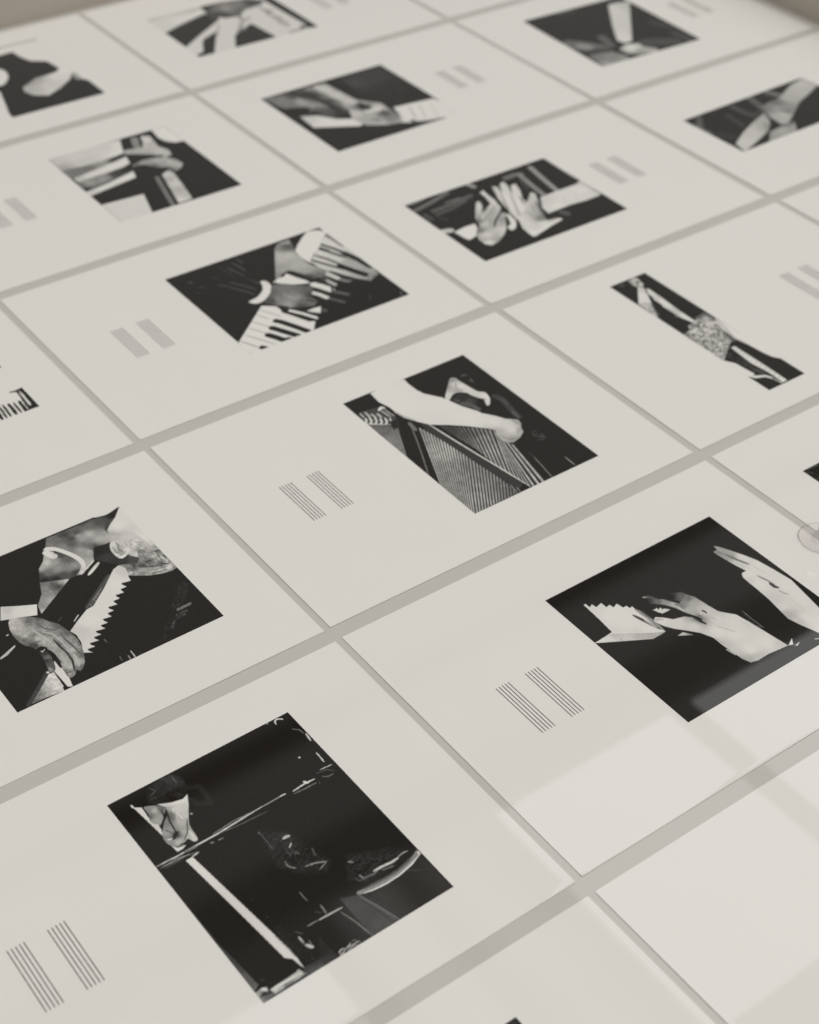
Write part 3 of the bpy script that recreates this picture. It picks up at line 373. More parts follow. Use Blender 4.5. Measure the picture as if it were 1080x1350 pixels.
   ['P', [[42.11, 15.09], [43.02, 2.94], [43.25, -0.06], [31.61, 0.1]], [[37.85, 6.76, 40.0], [37.73, 2.13, 58.0], [32.04, 0.71, 70.0]], 0.99, 0, 0],
   ['L', [[112.75, 128.98], [112.33, 125.88], [111.91, 122.8]], 1.14, 1.14, 190, 0.52],
   ['L', [[112.11, 123.09], [114.85, 119.62], [114.14, 110.66]], 0.52, 0.52, 82, 0.41],
   ['L', [[109.4, 114.12], [109.29, 110.15], [108.98, 106.07]], 0.86, 0.86, 195, 0.4],
   ['L', [[99.72, 116.86], [100.29, 116.15]], 1.25, 1.25, 205, 0.4],
   ['L', [[108.5, 136.1], [111.39, 133.25], [112.04, 129.5]], 0.67, 0.67, 110, 0.52],
   ['L', [[108.57, 145.5], [105.9, 147.14], [103.94, 146.46], [103.31, 143.92]], 0.87, 0.87, 205, 0.42],
   ['L', [[99.54, 147.87], [99.99, 146.94]], 1.13, 1.13, 150, 0.52],
   ['L', [[107.68, 146.15], [108.42, 145.01]], 0.82, 0.82, 205, 0.42]
  ]
 },
 'keys': {
  'size': [142.86, 122.92],
  'at': [116.65, 45.49],
  'turn': 0.00072,
  'base': 52,
  'pitch': 0.4,
  'sh': [
   ['L', [[48.87, 111.87], [51.06, 102.4], [53.54, 93.48]], 1.95, 1.95, 74, 0.95],
   ['L', [[55.63, 115.33], [57.18, 108.53], [57.93, 99.57]], 1.86, 1.86, 76, 0.96],
   ['L', [[61.52, 118.29], [62.77, 110.04]], 2.02, 2.02, 74, 0.96],
   ['L', [[38.69, 91.67], [45.26, 82.11], [50.32, 71.16]], 2.17, 2.17, 76, 0.93],
   ['L', [[34.52, 86.74], [40.07, 77.46], [45.63, 65.58]], 1.96, 1.96, 76, 0.93],
   ['L', [[29.57, 93.42], [35.0, 87.52]], 2.13, 2.13, 74, 0.93],
   ['L', [[11.9, 109.84], [15.8, 106.98]], 2.57, 2.57, 72, 1.07],
   ['L', [[43.68, 116.52], [45.08, 107.59], [45.99, 97.93]], 1.39, 1.39, 66, 0.95],
   ['L', [[15.79, 99.45], [19.3, 95.96]], 1.78, 1.78, 68, 0.93],
   ['L', [[53.49, 86.1], [57.24, 75.75]], 1.57, 1.57, 72, 0.94],
   ['L', [[50.95, 91.19], [58.23, 77.3]], 1.33, 1.33, 66, 0.81],
   ['L', [[31.01, 106.95], [33.9, 100.51]], 1.61, 1.61, 62, 0.94],
   ['L', [[8.82, 94.29], [12.31, 90.83]], 1.41, 1.41, 62, 0.79],
   ['P', [[59.02, 79.44], [62.94, 77.46], [62.65, 69.86], [57.47, 62.35], [47.85, 55.37], [40.09, 54.18], [36.1, 58.19], [37.27, 60.41], [45.08, 62.03], [53.12, 67.5], [57.05, 73.66]], [[58.84, 74.66, 205.0], [58.08, 66.33, 208.0], [39.35, 58.35, 207.0]], 0.67, 1, 0],
   ['P', [[143.65, 112.86], [144.17, 106.42], [143.48, 87.62], [143.38, 73.46], [142.67, 48.36], [141.23, 37.9], [132.8, 31.2], [129.56, 33.39], [122.0, 43.02], [116.01, 55.0], [110.57, 60.95], [107.5, 72.17], [107.92, 83.42], [123.2, 95.37], [135.45, 106.25]], [[136.27, 98.47, 196.0], [129.02, 91.44, 200.0], [128.47, 73.01, 190.0], [134.5, 64.28, 160.0], [139.91, 44.5, 150.0], [116.76, 64.75, 185.0], [141.79, 85.19, 180.0], [113.96, 78.18, 190.0]], 0.86, 0, 0],
   ['L', [[140.95, 109.81], [142.44, 100.32], [143.21, 89.0]], 4.25, 4.25, 118, 0.86],
   ['L', [[121.14, 93.22], [126.26, 83.86], [131.49, 72.13]], 1.76, 1.76, 205, 0.56],
   ['L', [[113.3, 86.07], [118.28, 75.72], [124.43, 63.7]], 1.4, 1.4, 205, 0.55],
   ['L', [[131.53, 104.07], [136.53, 93.51], [140.98, 80.52]], 2.09, 2.09, 206, 0.71],
   ['L', [[128.46, 101.35], [133.23, 90.49], [137.85, 76.03]], 2.91, 2.91, 62, 0.71],
   ['L', [[123.75, 96.19], [128.41, 85.23], [133.5, 72.4]], 3.44, 3.44, 84, 0.84],
   ['L', [[125.69, 97.25], [130.18, 87.81]], 1.42, 1.42, 70, 0.7],
   ['L', [[115.25, 88.96], [120.23, 78.58], [125.74, 62.12]], 2.53, 2.53, 62, 0.7],
   ['L', [[109.28, 83.66], [115.58, 71.76], [122.22, 58.77]], 2.79, 2.79, 76, 0.83],
   ['L', [[136.75, 77.95], [140.01, 65.2], [141.99, 49.97]], 5.28, 5.28, 50, 1.12],
   ['L', [[131.77, 74.28], [137.79, 62.05]], 2.11, 2.11, 140, 0.83],
   ['L', [[123.29, 63.78], [126.85, 53.35], [132.0, 41.89]], 6.02, 6.02, 50, 1.1],
   ['L', [[128.75, 68.17], [133.94, 56.57], [139.69, 44.19]], 3.1, 3.1, 158, 0.97],
   ['L', [[111.64, 62.51], [116.03, 51.58], [122.76, 40.7]], 2.4, 2.4, 66, 0.82],
   ['L', [[113.04, 55.87], [116.07, 44.79], [120.41, 37.36]], 4.28, 4.28, 50, 1.09],
   ['L', [[110.66, 50.71], [113.4, 44.36], [117.37, 38.97]], 3.79, 3.79, 118, 1.08],
   ['L', [[105.64, 45.14], [107.57, 39.38]], 3.18, 3.18, 62, 1.07],
   ['P', [[135.45, 42.5], [141.52, 39.99], [140.85, 37.03], [133.2, 30.93], [129.43, 32.36], [128.62, 36.28]], [[136.61, 39.9, 140.0], [132.54, 35.88, 135.0], [135.78, 33.68, 90.0]], 1.09, 0, 0],
   ['P', [[122.55, 40.4], [128.48, 31.88], [140.68, 37.14], [142.62, 0.13], [50.34, -0.65], [65.32, 9.86], [77.65, 16.23], [87.02, 24.86], [95.97, 36.2], [104.84, 45.69], [112.89, 40.22]], 50, 1.35, 0, 0],
   ['L', [[97.96, 34.85], [100.73, 31.21], [103.88, 26.45]], 3.47, 3.47, 94, 1.06],
   ['L', [[89.95, 28.28], [92.19, 23.93], [95.12, 18.91]], 2.99, 2.99, 88, 1.05],
   ['L', [[92.32, 34.3], [94.71, 32.67]], 4.7, 4.7, 52, 1.06],
   ['L', [[118.24, 16.69], [113.53, 10.08]], 0.77, 0.77, 70, 0.79],
   ['L', [[140.12, 7.32], [137.14, 1.66]], 1.4, 1.4, 90, 0.93],
   ['L', [[75.5, 19.82], [76.86, 16.76]], 3.15, 3.15, 90, 1.29],
   ['P', [[131.35, 122.86], [140.01, 120.21], [143.88, 113.2], [135.45, 106.25], [123.61, 95.09], [114.37, 89.08], [108.41, 83.79], [108.53, 77.23], [105.53, 83.41], [104.88, 93.16], [106.63, 103.02], [113.01, 109.39], [122.72, 117.25]], 208, 1.01, 0, 0],
   ['P', [[112.55, 119.28], [129.94, 122.59], [122.3, 117.53], [111.26, 108.19], [106.54, 103.79], [109.01, 112.08]], [[114.22, 118.16, 48.0], [124.53, 120.88, 50.0], [110.42, 108.75, 56.0]], 0.85, 0, 0],
   ['P', [[94.82, 114.54], [98.49, 118.0], [103.69, 120.46], [112.26, 120.68], [109.18, 109.59], [106.54, 103.79], [104.85, 91.31], [104.44, 80.0], [107.5, 72.17], [110.04, 60.18], [103.1, 56.96], [99.06, 59.7], [94.78, 60.35], [93.13, 66.65], [89.16, 76.6], [86.13, 80.92], [80.82, 79.97], [70.68, 75.12], [70.48, 75.7]], [[103.73, 116.85, 170.0], [106.81, 112.38, 85.0], [103.52, 111.03, 100.0], [92.15, 104.57, 172.0], [98.75, 100.11, 178.0], [90.3, 87.26, 155.0], [81.7, 88.5, 150.0], [75.33, 76.91, 135.0], [95.2, 83.94, 165.0], [91.45, 98.04, 172.0], [94.38, 84.5, 172.0], [98.86, 73.45, 155.0], [103.54, 64.58, 130.0], [104.02, 115.46, 100.0], [109.53, 116.52, 150.0], [100.92, 80.07, 165.0], [107.89, 60.5, 110.0], [95.53, 63.22, 90.0]], 1.12, 0, 0],
   ['L', [[102.06, 117.97], [104.6, 112.68], [106.01, 109.35]], 2.1, 2.1, 85, 1.27],
   ['L', [[102.2, 64.35], [105.49, 58.73], [107.96, 53.67]], 3.1, 3.1, 100, 1.09],
   ['L', [[93.34, 66.96], [95.07, 59.03]], 2.11, 2.11, 70, 1.08],
   ['L', [[87.24, 79.03], [90.1, 69.16], [91.32, 60.45]], 1.81, 1.81, 60, 1.09],
   ['P', [[67.86, 70.77], [70.07, 74.19], [77.75, 75.27], [81.93, 78.09], [85.31, 69.02], [89.19, 60.77], [89.92, 56.26], [84.91, 57.87], [77.08, 61.85]], 208, 0.67, 0, 0],
   ['L', [[66.45, 72.17], [76.14, 76.36]], 1.84, 1.84, 205, 1.07],
   ['L', [[90.62, 52.44], [93.89, 46.89], [97.02, 39.45]], 6.65, 6.65, 206, 1.07],
   ['L', [[82.69, 44.12], [85.95, 38.62], [88.18, 31.65]], 4.19, 4.19, 202, 0.93],
   ['L', [[108.38, 59.49], [109.82, 54.66], [110.86, 50.12]], 4.36, 4.36, 192, 1.09],
   ['L', [[102.09, 52.02], [102.94, 48.09], [103.98, 43.59]], 3.62, 3.62, 170, 1.08],
   ['L', [[86.85, 48.57], [90.89, 40.75], [94.71, 32.67]], 2.15, 2.15, 62, 0.8],
   ['L', [[104.68, 59.28], [103.14, 53.56]], 1.78, 1.78, 90, 1.08],
   ['L', [[99.1, 56.29], [101.57, 51.26]], 2.36, 2.36, 80, 1.08],
   ['L', [[100.1, 42.23], [96.77, 35.66]], 1.98, 1.98, 60, 1.07],
   ['P', [[62.65, 69.86], [70.57, 67.82], [79.49, 60.21], [78.88, 59.29], [88.09, 52.15], [86.43, 47.08], [78.37, 39.41], [79.91, 31.42], [73.75, 27.42], [63.92, 31.54], [53.42, 38.05], [57.53, 37.39], [50.64, 44.22], [44.69, 52.56], [53.48, 57.41]], [[59.3, 61.11, 100.0], [67.66, 59.83, 112.0], [70.04, 49.43, 125.0], [50.87, 51.59, 80.0], [65.67, 56.78, 118.0], [68.84, 45.88, 142.0], [58.99, 39.61, 150.0], [82.83, 49.53, 95.0], [70.42, 36.14, 105.0], [56.58, 49.87, 128.0], [81.17, 41.87, 75.0], [75.74, 30.37, 110.0], [76.44, 53.87, 105.0], [60.94, 42.58, 140.0], [65.88, 32.78, 80.0]], 0.93, 0, 0],
   ['L', [[73.99, 38.04], [76.75, 33.57], [79.7, 30.26]], 1.88, 1.88, 62, 0.79],
   ['L', [[77.28, 41.24], [80.24, 37.05]], 1.72, 1.72, 70, 0.79],
   ['L', [[43.26, 50.31], [50.15, 43.47], [56.56, 35.91]], 1.38, 1.38, 60, 0.78],
   ['L', [[63.68, 53.75], [67.65, 42.35]], 2.15, 2.15, 150, 1.58],
   ['P', [[40.89, 49.78], [49.67, 42.73], [50.03, 35.45], [48.49, 33.96], [63.28, 10.2], [55.35, 0.45], [49.76, -0.67], [21.26, -1.07], [-1.78, -3.18], [0.28, 17.28]], 208, 0.65, 0, 0],
   ['L', [[30.81, 41.34], [36.08, 30.4]], 0.93, 0.93, 150, 0.51],
   ['L', [[23.31, 35.13], [30.8, 20.49]], 0.93, 0.93, 142, 0.51],
   ['L', [[16.58, 29.36], [24.29, 14.67]], 0.92, 0.92, 140, 0.5],
   ['L', [[9.41, 23.19], [15.74, 10.75], [21.82, -1.05]], 0.9, 0.9, 135, 0.5],
   ['L', [[2.08, 18.07], [5.79, 10.51], [9.07, 2.86]], 0.88, 0.88, 110, 0.49],
   ['L', [[36.71, 46.22], [45.15, 28.84]], 0.94, 0.94, 150, 0.52],
   ['P', [[49.82, 36.87], [54.14, 32.23], [55.41, 32.43], [66.77, 12.01], [62.79, 9.48], [58.43, 11.41], [51.26, 27.84], [48.79, 32.69]], 52, 0.65, 0, 0],
   ['L', [[55.27, 31.88], [60.62, 23.16], [66.05, 12.29]], 3.21, 3.21, 207, 0.77],
   ['P', [[64.91, 24.48], [71.97, 24.78], [77.35, 23.9], [72.11, 16.18]], 207, 0.64, 0, 0],
   ['L', [[65.69, 22.24], [70.0, 16.77]], 1.35, 1.35, 90, 0.64],
   ['L', [[69.21, 15.61], [67.84, 10.23]], 3.2, 3.2, 52, 1.03],
   ['L', [[38.74, 25.87], [41.09, 22.61], [46.11, 11.5], [50.13, 1.55]], 5.52, 5.52, 50, 0.64],
   ['L', [[31.2, 19.39], [32.68, 16.53], [37.09, 7.98], [41.19, -0.13]], 5.84, 5.84, 50, 0.63],
   ['L', [[23.61, 13.1], [26.7, 7.32], [29.27, 1.11], [32.87, -0.14]], 5.82, 5.82, 50, 0.62],
   ['P', [[30.83, 3.49], [33.48, -0.55], [28.38, -1.1], [26.71, 2.25]], 50, 0.5, 0, 0],
   ['P', [[8.02, 2.39], [11.83, 4.97], [16.04, -0.7], [10.15, -1.06]], 50, 0.61, 0, 0],
   ['L', [[-1.1, 2.67], [0.56, -0.84]], 1.45, 1.45, 150, 0.61]
  ]
 },
 'pair': {
  'size': [151.28, 108.51],
  'at': [35.58, 51.39],
  'turn': -0.00226,
  'base': 58,
  'pitch': 0.42,
  'sh': [
   ['L', [[2.45, 96.01], [21.88, 100.13], [42.83, 105.87]], 4.74, 4.74, 108, 2.12],
   ['L', [[0.35, 108.81], [8.84, 107.72], [19.1, 108.92]], 4.2, 4.2, 130, 1.87],
   ['L', [[14.25, 86.96], [33.58, 87.69], [56.38, 90.95]], 4.56, 4.56, 96, 1.85],
   ['L', [[30.07, 92.34], [46.91, 92.62]], 1.6, 1.6, 130, 1.07],
   ['L', [[13.15, 80.92], [28.93, 81.66], [47.85, 86.19]], 3.21, 3.21, 92, 1.58],
   ['L', [[4.51, 85.6], [4.8, 77.55]], 4.74, 4.74, 84, 2.1],
   ['L', [[66.56, 107.77], [68.23, 101.41]], 4.78, 4.78, 150, 1.93],
   ['L', [[0.35, 55.82], [6.61, 54.23]], 6.78, 6.78, 185, 1.8],
   ['L', [[11.86, 76.17], [14.41, 68.87]], 3.3, 3.3, 70, 1.57],
   ['L', [[54.39, 89.95], [52.36, 84.33]], 1.76, 1.76, 80, 1.35],
   ['L', [[100.63, 98.22], [110.92, 98.64], [115.61, 96.73]], 5.93, 5.93, 112, 1.95],
   ['L', [[114.15, 96.48], [111.23, 77.91], [108.68, 57.1]], 4.91, 4.91, 132, 1.68],
   ['L', [[130.61, 101.46], [126.52, 79.73], [122.91, 57.01]], 4.86, 4.86, 146, 1.7],
   ['L', [[108.67, 86.82], [103.74, 73.38]], 3.44, 3.44, 75, 2.78],
   ['P', [[103.39, 55.96], [110.26, 56.04], [121.87, 56.52], [130.67, 56.56], [143.25, 56.5], [151.1, 59.68], [151.27, 51.14], [149.76, 30.78], [132.71, 30.03], [116.84, 31.87], [91.53, 31.02], [93.14, 40.87]], [[102.87, 45.85, 196.0], [123.57, 48.31, 202.0], [141.99, 47.8, 206.0], [144.72, 36.51, 198.0], [123.8, 34.14, 200.0], [106.18, 36.71, 206.0], [101.76, 48.91, 190.0], [149.11, 57.39, 185.0]], 1.09, 0, 0],
   ['L', [[151.88, 106.75], [150.74, 84.34], [150.02, 62.82]], 1.53, 1.53, 150, 1.15],
   ['L', [[149.39, 54.8], [148.69, 33.85]], 1.21, 1.21, 160, 1.11],
   ['L', [[102.23, 25.65], [104.1, 22.13]], 6.56, 6.56, 90, 2.66],
   ['L', [[120.22, 45.86], [112.92, 34.5]], 0.39, 0.39, 170, 0.68],
   ['L', [[135.9, 49.5], [125.37, 33.09]], 0.4, 0.4, 180, 0.69],
   ['P', [[7.6, 50.29], [20.08, 52.2], [30.14, 51.63], [27.26, 44.73], [18.61, 35.27], [9.82, 33.2], [8.53, 38.16]], 208, 0.9, 0, 0],
   ['P', [[81.2, 93.21], [84.92, 90.24], [80.9, 79.22], [89.27, 92.58], [94.82, 94.87], [93.6, 87.31], [86.77, 72.94], [95.83, 85.81], [101.08, 85.89], [97.31, 75.31], [99.44, 78.64], [89.31, 61.9], [88.74, 55.32], [102.33, 67.23], [104.24, 63.6], [98.69, 53.29], [87.22, 35.72], [83.21, 22.64], [91.82, 21.35], [94.3, 18.56], [74.23, 12.04], [57.63, 7.91], [56.14, 11.08], [58.0, 24.05], [62.76, 34.15], [64.88, 46.19], [68.61, 59.61], [72.4, 73.22]], [[81.1, 88.53, 190.0], [91.66, 90.99, 195.0], [77.11, 70.07, 204.0], [97.91, 82.03, 200.0], [81.29, 60.31, 206.0], [92.49, 76.18, 200.0], [77.93, 51.07, 206.0], [97.18, 56.63, 185.0], [90.08, 45.22, 170.0], [81.0, 28.61, 125.0], [66.54, 27.16, 198.0], [78.07, 19.41, 204.0], [58.62, 10.5, 208.0], [71.38, 37.32, 195.0], [69.74, 56.56, 200.0], [64.75, 37.28, 200.0], [79.2, 36.58, 165.0]], 0.96, 0, 0],
   ['L', [[79.71, 80.02], [72.24, 64.07], [64.1, 46.71]], 1.25, 1.25, 128, 1.09],
   ['L', [[85.82, 73.58], [76.85, 56.38], [69.1, 41.1]], 1.22, 1.22, 136, 1.09],
   ['L', [[89.42, 66.49], [84.71, 53.41]], 1.35, 1.35, 110, 1.09],
   ['L', [[95.87, 52.86], [89.12, 39.0], [82.88, 25.11]], 2.31, 2.31, 120, 1.89],
   ['L', [[88.18, 48.78], [83.96, 37.91]], 1.54, 1.54, 150, 1.34],
   ['L', [[84.27, 51.4], [75.33, 39.18]], 0.75, 0.75, 160, 1.07],
   ['L', [[58.0, 10.48], [76.61, 14.85], [93.3, 18.1]], 3.4, 3.4, 209, 0.9],
   ['P', [[53.11, 79.2], [56.65, 79.14], [53.83, 71.82], [46.5, 63.05], [51.26, 64.85], [61.83, 70.59], [65.4, 82.57], [65.95, 90.4], [70.93, 92.25], [68.97, 82.51], [68.83, 73.3], [66.76, 67.74], [65.49, 61.7], [56.37, 51.91], [61.06, 53.28], [61.93, 47.72], [53.54, 40.35], [47.08, 31.4], [38.51, 24.04], [27.94, 18.19], [19.86, 16.79], [16.47, 21.21], [16.82, 28.91], [19.95, 36.53], [32.05, 48.13], [36.27, 58.65], [44.43, 68.98]], [[51.1, 73.64, 196.0], [35.5, 52.47, 125.0], [40.9, 57.79, 180.0], [27.15, 31.69, 195.0], [43.15, 42.88, 165.0], [50.96, 55.54, 180.0], [20.25, 20.16, 206.0], [42.33, 30.2, 195.0], [52.43, 45.56, 150.0], [67.83, 85.62, 206.0], [65.62, 70.81, 196.0], [37.03, 47.0, 185.0], [25.6, 41.46, 120.0], [29.43, 21.49, 160.0], [58.89, 68.42, 190.0], [19.63, 28.09, 170.0], [62.73, 61.26, 185.0]], 0.94, 0, 0],
   ['L', [[44.74, 60.84], [49.85, 63.07], [57.1, 66.18]], 0.95, 0.95, 120, 0.79],
   ['L', [[41.27, 53.06], [52.54, 59.0], [62.4, 66.06]], 1.07, 1.07, 100, 0.92],
   ['L', [[39.69, 38.57], [47.79, 46.44], [60.11, 55.05], [65.69, 59.28]], 1.77, 1.77, 62, 1.04],
   ['L', [[42.8, 49.8], [60.76, 60.3]], 0.97, 0.97, 130, 0.92],
   ['L', [[42.46, 61.24], [32.82, 49.83]], 1.48, 1.48, 120, 1.58],
   ['L', [[18.13, 29.11], [27.91, 26.83], [40.81, 31.22]], 1.72, 1.72, 170, 1.53],
   ['L', [[45.5, 50.22], [35.87, 38.94]], 0.92, 0.92, 150, 1.05],
   ['P', [[62.59, 49.99], [62.73, 43.58], [60.46, 35.7], [53.19, 27.29], [48.17, 26.93], [49.08, 32.25], [54.5, 35.26], [57.82, 41.94]], 206, 0.79, 1, 0],
   ['L', [[58.25, 46.14], [52.73, 36.44]], 1.95, 1.95, 62, 1.05]
  ]
 },
 'fur': {
  'size': [36.82, 168.57],
  'at': [90.36, 22.44],
  'turn': 0.00207,
  'base': 48,
  'pitch': 0.36,
  'sh': [
   ['P', [[17.42, 166.57], [23.79, 168.44], [26.7, 165.95], [24.35, 156.65], [21.36, 154.31], [18.34, 146.83], [10.77, 133.17], [0.51, 136.4], [17.55, 156.01], [16.34, 160.31]], [[19.52, 166.04, 150.0], [19.95, 163.12, 190.0], [22.51, 161.39, 110.0], [23.07, 157.51, 202.0], [12.87, 145.37, 207.0], [2.28, 137.22, 202.0], [23.86, 163.99, 190.0], [18.06, 148.74, 190.0]], 0.74, 0, 0],
   ['L', [[23.73, 164.07], [19.35, 157.4]], 1.13, 1.13, 95, 0.85],
   ['L', [[18.34, 156.87], [22.19, 153.75]], 1.31, 1.31, 105, 0.63],
   ['L', [[17.97, 160.96], [17.25, 165.82]], 1.27, 1.27, 100, 0.84],
   ['L', [[21.51, 152.47], [17.19, 145.03]], 0.99, 0.99, 120, 0.84],
   ['L', [[0.7, 136.61], [4.79, 135.53], [9.03, 133.5]], 1.05, 1.05, 120, 0.62],
   ['P', [[0.82, 136.19], [10.48, 132.86], [4.59, 118.93], [0.11, 112.87]], 175, 0.62, 0, 30],
   ['L', [[1.29, 132.85], [-0.35, 125.6]], 0.99, 0.99, 110, 0.82],
   ['L', [[4.42, 130.73], [3.05, 121.63]], 1.04, 1.04, 120, 0.82],
   ['L', [[5.62, 126.56], [1.11, 116.31]], 0.7, 0.7, 130, 0.61],
   ['L', [[8.84, 131.1], [5.25, 121.81], [-0.01, 112.96]], 1.2, 1.2, 70, 1.03],
   ['P', [[21.67, 150.63], [23.21, 148.72], [22.36, 131.27], [20.69, 112.18], [20.56, 95.23], [17.49, 95.02], [15.18, 104.31], [14.34, 109.84], [14.73, 112.39], [14.65, 118.78], [14.42, 123.96], [15.59, 127.38], [15.57, 135.01], [17.24, 139.0], [17.65, 143.86]], [[20.6, 147.03, 202.0], [19.91, 128.68, 207.0], [18.83, 105.97, 207.0], [19.26, 95.79, 204.0], [17.52, 137.1, 190.0], [15.78, 111.35, 180.0]], 0.52, 0, 0],
   ['L', [[14.8, 136.38], [15.51, 131.66]], 1.0, 1.0, 90, 0.52],
   ['L', [[12.14, 109.67], [14.9, 106.15]], 0.83, 0.83, 110, 0.51],
   ['L', [[6.93, 165.79], [11.24, 163.75]], 2.52, 2.52, 78, 1.26],
   ['N', [[39.01, 96.44], [36.7, 66.31], [31.62, 63.33], [26.44, 61.26], [20.99, 59.41], [14.15, 54.61], [0.36, 45.38], [-2.0, 50.06], [-2.03, 63.27], [0.88, 79.99], [0.5, 87.44], [8.23, 88.63], [10.78, 93.37], [21.14, 96.15], [28.29, 98.73], [34.04, 99.31]], 58, 228, 0.63, -1.97, 2.65, 2.4],
   ['L', [[31.96, 76.0], [28.3, 67.19], [25.97, 60.79]], 4.51, 4.51, 84, 2.6],
   ['L', [[33.54, 99.56], [36.29, 96.03], [35.62, 89.04]], 3.71, 3.71, 80, 2.04],
   ['L', [[24.0, 97.5], [32.24, 98.54], [35.35, 96.43]], 2.74, 2.74, 100, 1.62],
   ['L', [[27.53, 87.14], [33.45, 84.76], [31.61, 74.61]], 4.56, 4.56, 185, 2.61],
   ['P', [[36.04, 91.56], [37.13, 56.55], [38.28, 19.86], [37.3, 22.84], [33.5, 28.06], [31.63, 36.16], [30.33, 49.9], [27.87, 62.68], [29.89, 74.96]], 208, 1.01, 0, 0],
   ['L', [[35.13, 88.55], [32.57, 75.58], [28.48, 62.26], [30.53, 50.08]], 1.72, 1.72, 170, 1.21],
   ['P', [[16.71, 54.44], [20.64, 54.28], [20.62, 40.39], [20.65, 21.62], [20.0, 1.43], [15.7, 1.39], [16.03, 17.18], [14.34, 31.26]], [[18.41, 53.28, 200.0], [18.31, 33.15, 206.0], [18.93, 18.99, 202.0], [18.43, 2.05, 208.0]], 0.49, 0, 0],
   ['L', [[17.27, 50.14], [20.19, 50.5]], 0.47, 0.47, 140, 0.39],
   ['L', [[17.05, 46.39], [20.24, 47.03]], 0.44, 0.44, 140, 0.39],
   ['L', [[16.85, 42.48], [20.1, 43.07]], 0.45, 0.45, 140, 0.39],
   ['L', [[16.53, 38.37], [20.08, 39.36]], 0.42, 0.42, 140, 0.38],
   ['L', [[16.14, 34.01], [19.87, 35.17]], 0.41, 0.41, 140, 0.38],
   ['L', [[15.96, 29.38], [19.96, 30.8]], 0.4, 0.4, 130, 0.38],
   ['L', [[16.16, 25.13], [19.87, 26.27]], 0.41, 0.41, 130, 0.38],
   ['L', [[16.07, 20.64], [19.96, 21.94]], 0.4, 0.4, 130, 0.38],
   ['L', [[15.71, 15.89], [19.86, 17.44]], 0.39, 0.39, 130, 0.38],
   ['L', [[15.92, 11.24], [19.7, 12.72]], 0.38, 0.38, 130, 0.38],
   ['L', [[15.84, 6.8], [19.67, 8.23]], 0.38, 0.38, 130, 0.38],
   ['P', [[12.58, 52.55], [14.45, 37.32], [12.12, 25.15], [14.66, 15.86], [11.38, 16.59], [7.91, 24.98], [6.3, 38.26], [4.62, 48.64]], [[10.03, 44.96, 50.0], [9.56, 34.51, 66.0], [10.66, 27.66, 56.0], [11.75, 20.86, 70.0]], 0.97, 0, 14],
   ['P', [[-2.0, 50.06], [1.42, 43.42], [4.79, 37.76], [5.67, 27.72], [6.64, 19.82], [-0.04, 22.12]], 208, 0.67, 0, 0],
   ['L', [[0.55, 23.68], [4.1, 17.35], [10.92, 14.2], [13.46, 8.88], [14.55, 1.73]], 3.64, 1.45, 207, 0.57],
   ['L', [[13.05, 9.45], [14.17, 5.7], [15.3, 1.96]], 1.21, 1.21, 110, 0.56],
   ['L', [[14.09, 9.49], [15.41, 7.84]], 1.78, 1.78, 70, 0.56]
  ]
 },
 'left_arms': {
  'size': [114.46, 129.92],
  'at': [130.48, 42.34],
  'turn': -0.00515,
  'base': 55,
  'pitch': 0.6,
  'sh': [
   ['P', [[0.12, 131.11], [34.7, 131.43], [68.7, 128.33], [59.42, 104.49], [41.04, 101.95], [20.59, 101.0], [0.66, 103.98]], [[2.74, 122.11, 186.0], [20.16, 120.99, 194.0], [48.75, 123.22, 194.0], [65.33, 122.99, 204.0], [21.25, 105.71, 186.0], [3.93, 106.91, 160.0], [58.99, 107.94, 206.0]], 0.95, 0, 0],
   ['L', [[0.06, 130.11], [0.39, 117.47], [1.04, 104.74]], 2.34, 2.34, 160, 1.42],
   ['P', [[0.38, 105.18], [21.15, 102.07], [41.29, 102.41], [58.91, 102.71], [58.37, 94.66], [41.37, 92.39], [17.41, 89.82], [2.79, 87.4], [-0.9, 88.84]], [[2.69, 97.55, 118.0], [12.35, 97.25, 115.0], [21.39, 97.39, 112.0], [36.29, 99.89, 150.0], [47.68, 100.69, 68.0], [57.64, 100.39, 70.0], [30.64, 99.5, 140.0]], 1.16, 0, 0],
   ['P', [[1.74, 87.09], [17.41, 89.82], [32.22, 92.27], [42.19, 93.92], [57.98, 97.65], [55.1, 85.37], [46.78, 82.21], [25.78, 80.21], [2.61, 78.52]], [[3.33, 85.03, 180.0], [20.34, 86.87, 200.0], [40.55, 90.87, 205.0], [55.46, 91.37, 206.0]], 0.92, 0, 0],
   ['P', [[0.91, 78.65], [22.49, 80.78], [48.96, 79.53], [48.51, 71.24], [21.68, 65.85], [-0.47, 60.81]], [[8.79, 73.42, 150.0], [1.88, 72.05, 108.0], [22.6, 74.25, 142.0], [37.22, 74.66, 72.0], [47.15, 76.22, 60.0], [1.33, 62.56, 55.0], [17.31, 77.76, 130.0]], 1.14, 0, 0],
   ['P', [[-0.7, 60.38], [20.5, 63.65], [50.42, 71.4], [46.91, 60.13], [27.6, 56.95], [-0.78, 51.86]], [[0.88, 55.03, 190.0], [18.8, 58.83, 202.0], [45.71, 66.99, 207.0]], 0.9, 0, 0],
   ['P', [[0.18, 33.89], [38.06, 31.28], [27.61, -3.92], [-0.07, -0.37]], 199, 0.89, 0, 0],
   ['L', [[-0.42, 32.76], [-0.11, 15.51], [-0.29, -0.77]], 1.97, 1.97, 165, 1.55],
   ['L', [[79.92, 123.1], [75.41, 109.88]], 6.87, 6.87, 130, 1.71],
   ['L', [[88.26, 121.96], [84.7, 110.2]], 4.59, 4.59, 196, 1.47],
   ['L', [[82.05, 118.44], [78.16, 108.07]], 1.69, 1.69, 90, 1.22],
   ['L', [[63.07, 105.24], [74.77, 102.83], [80.67, 99.99]], 6.98, 6.98, 165, 1.68],
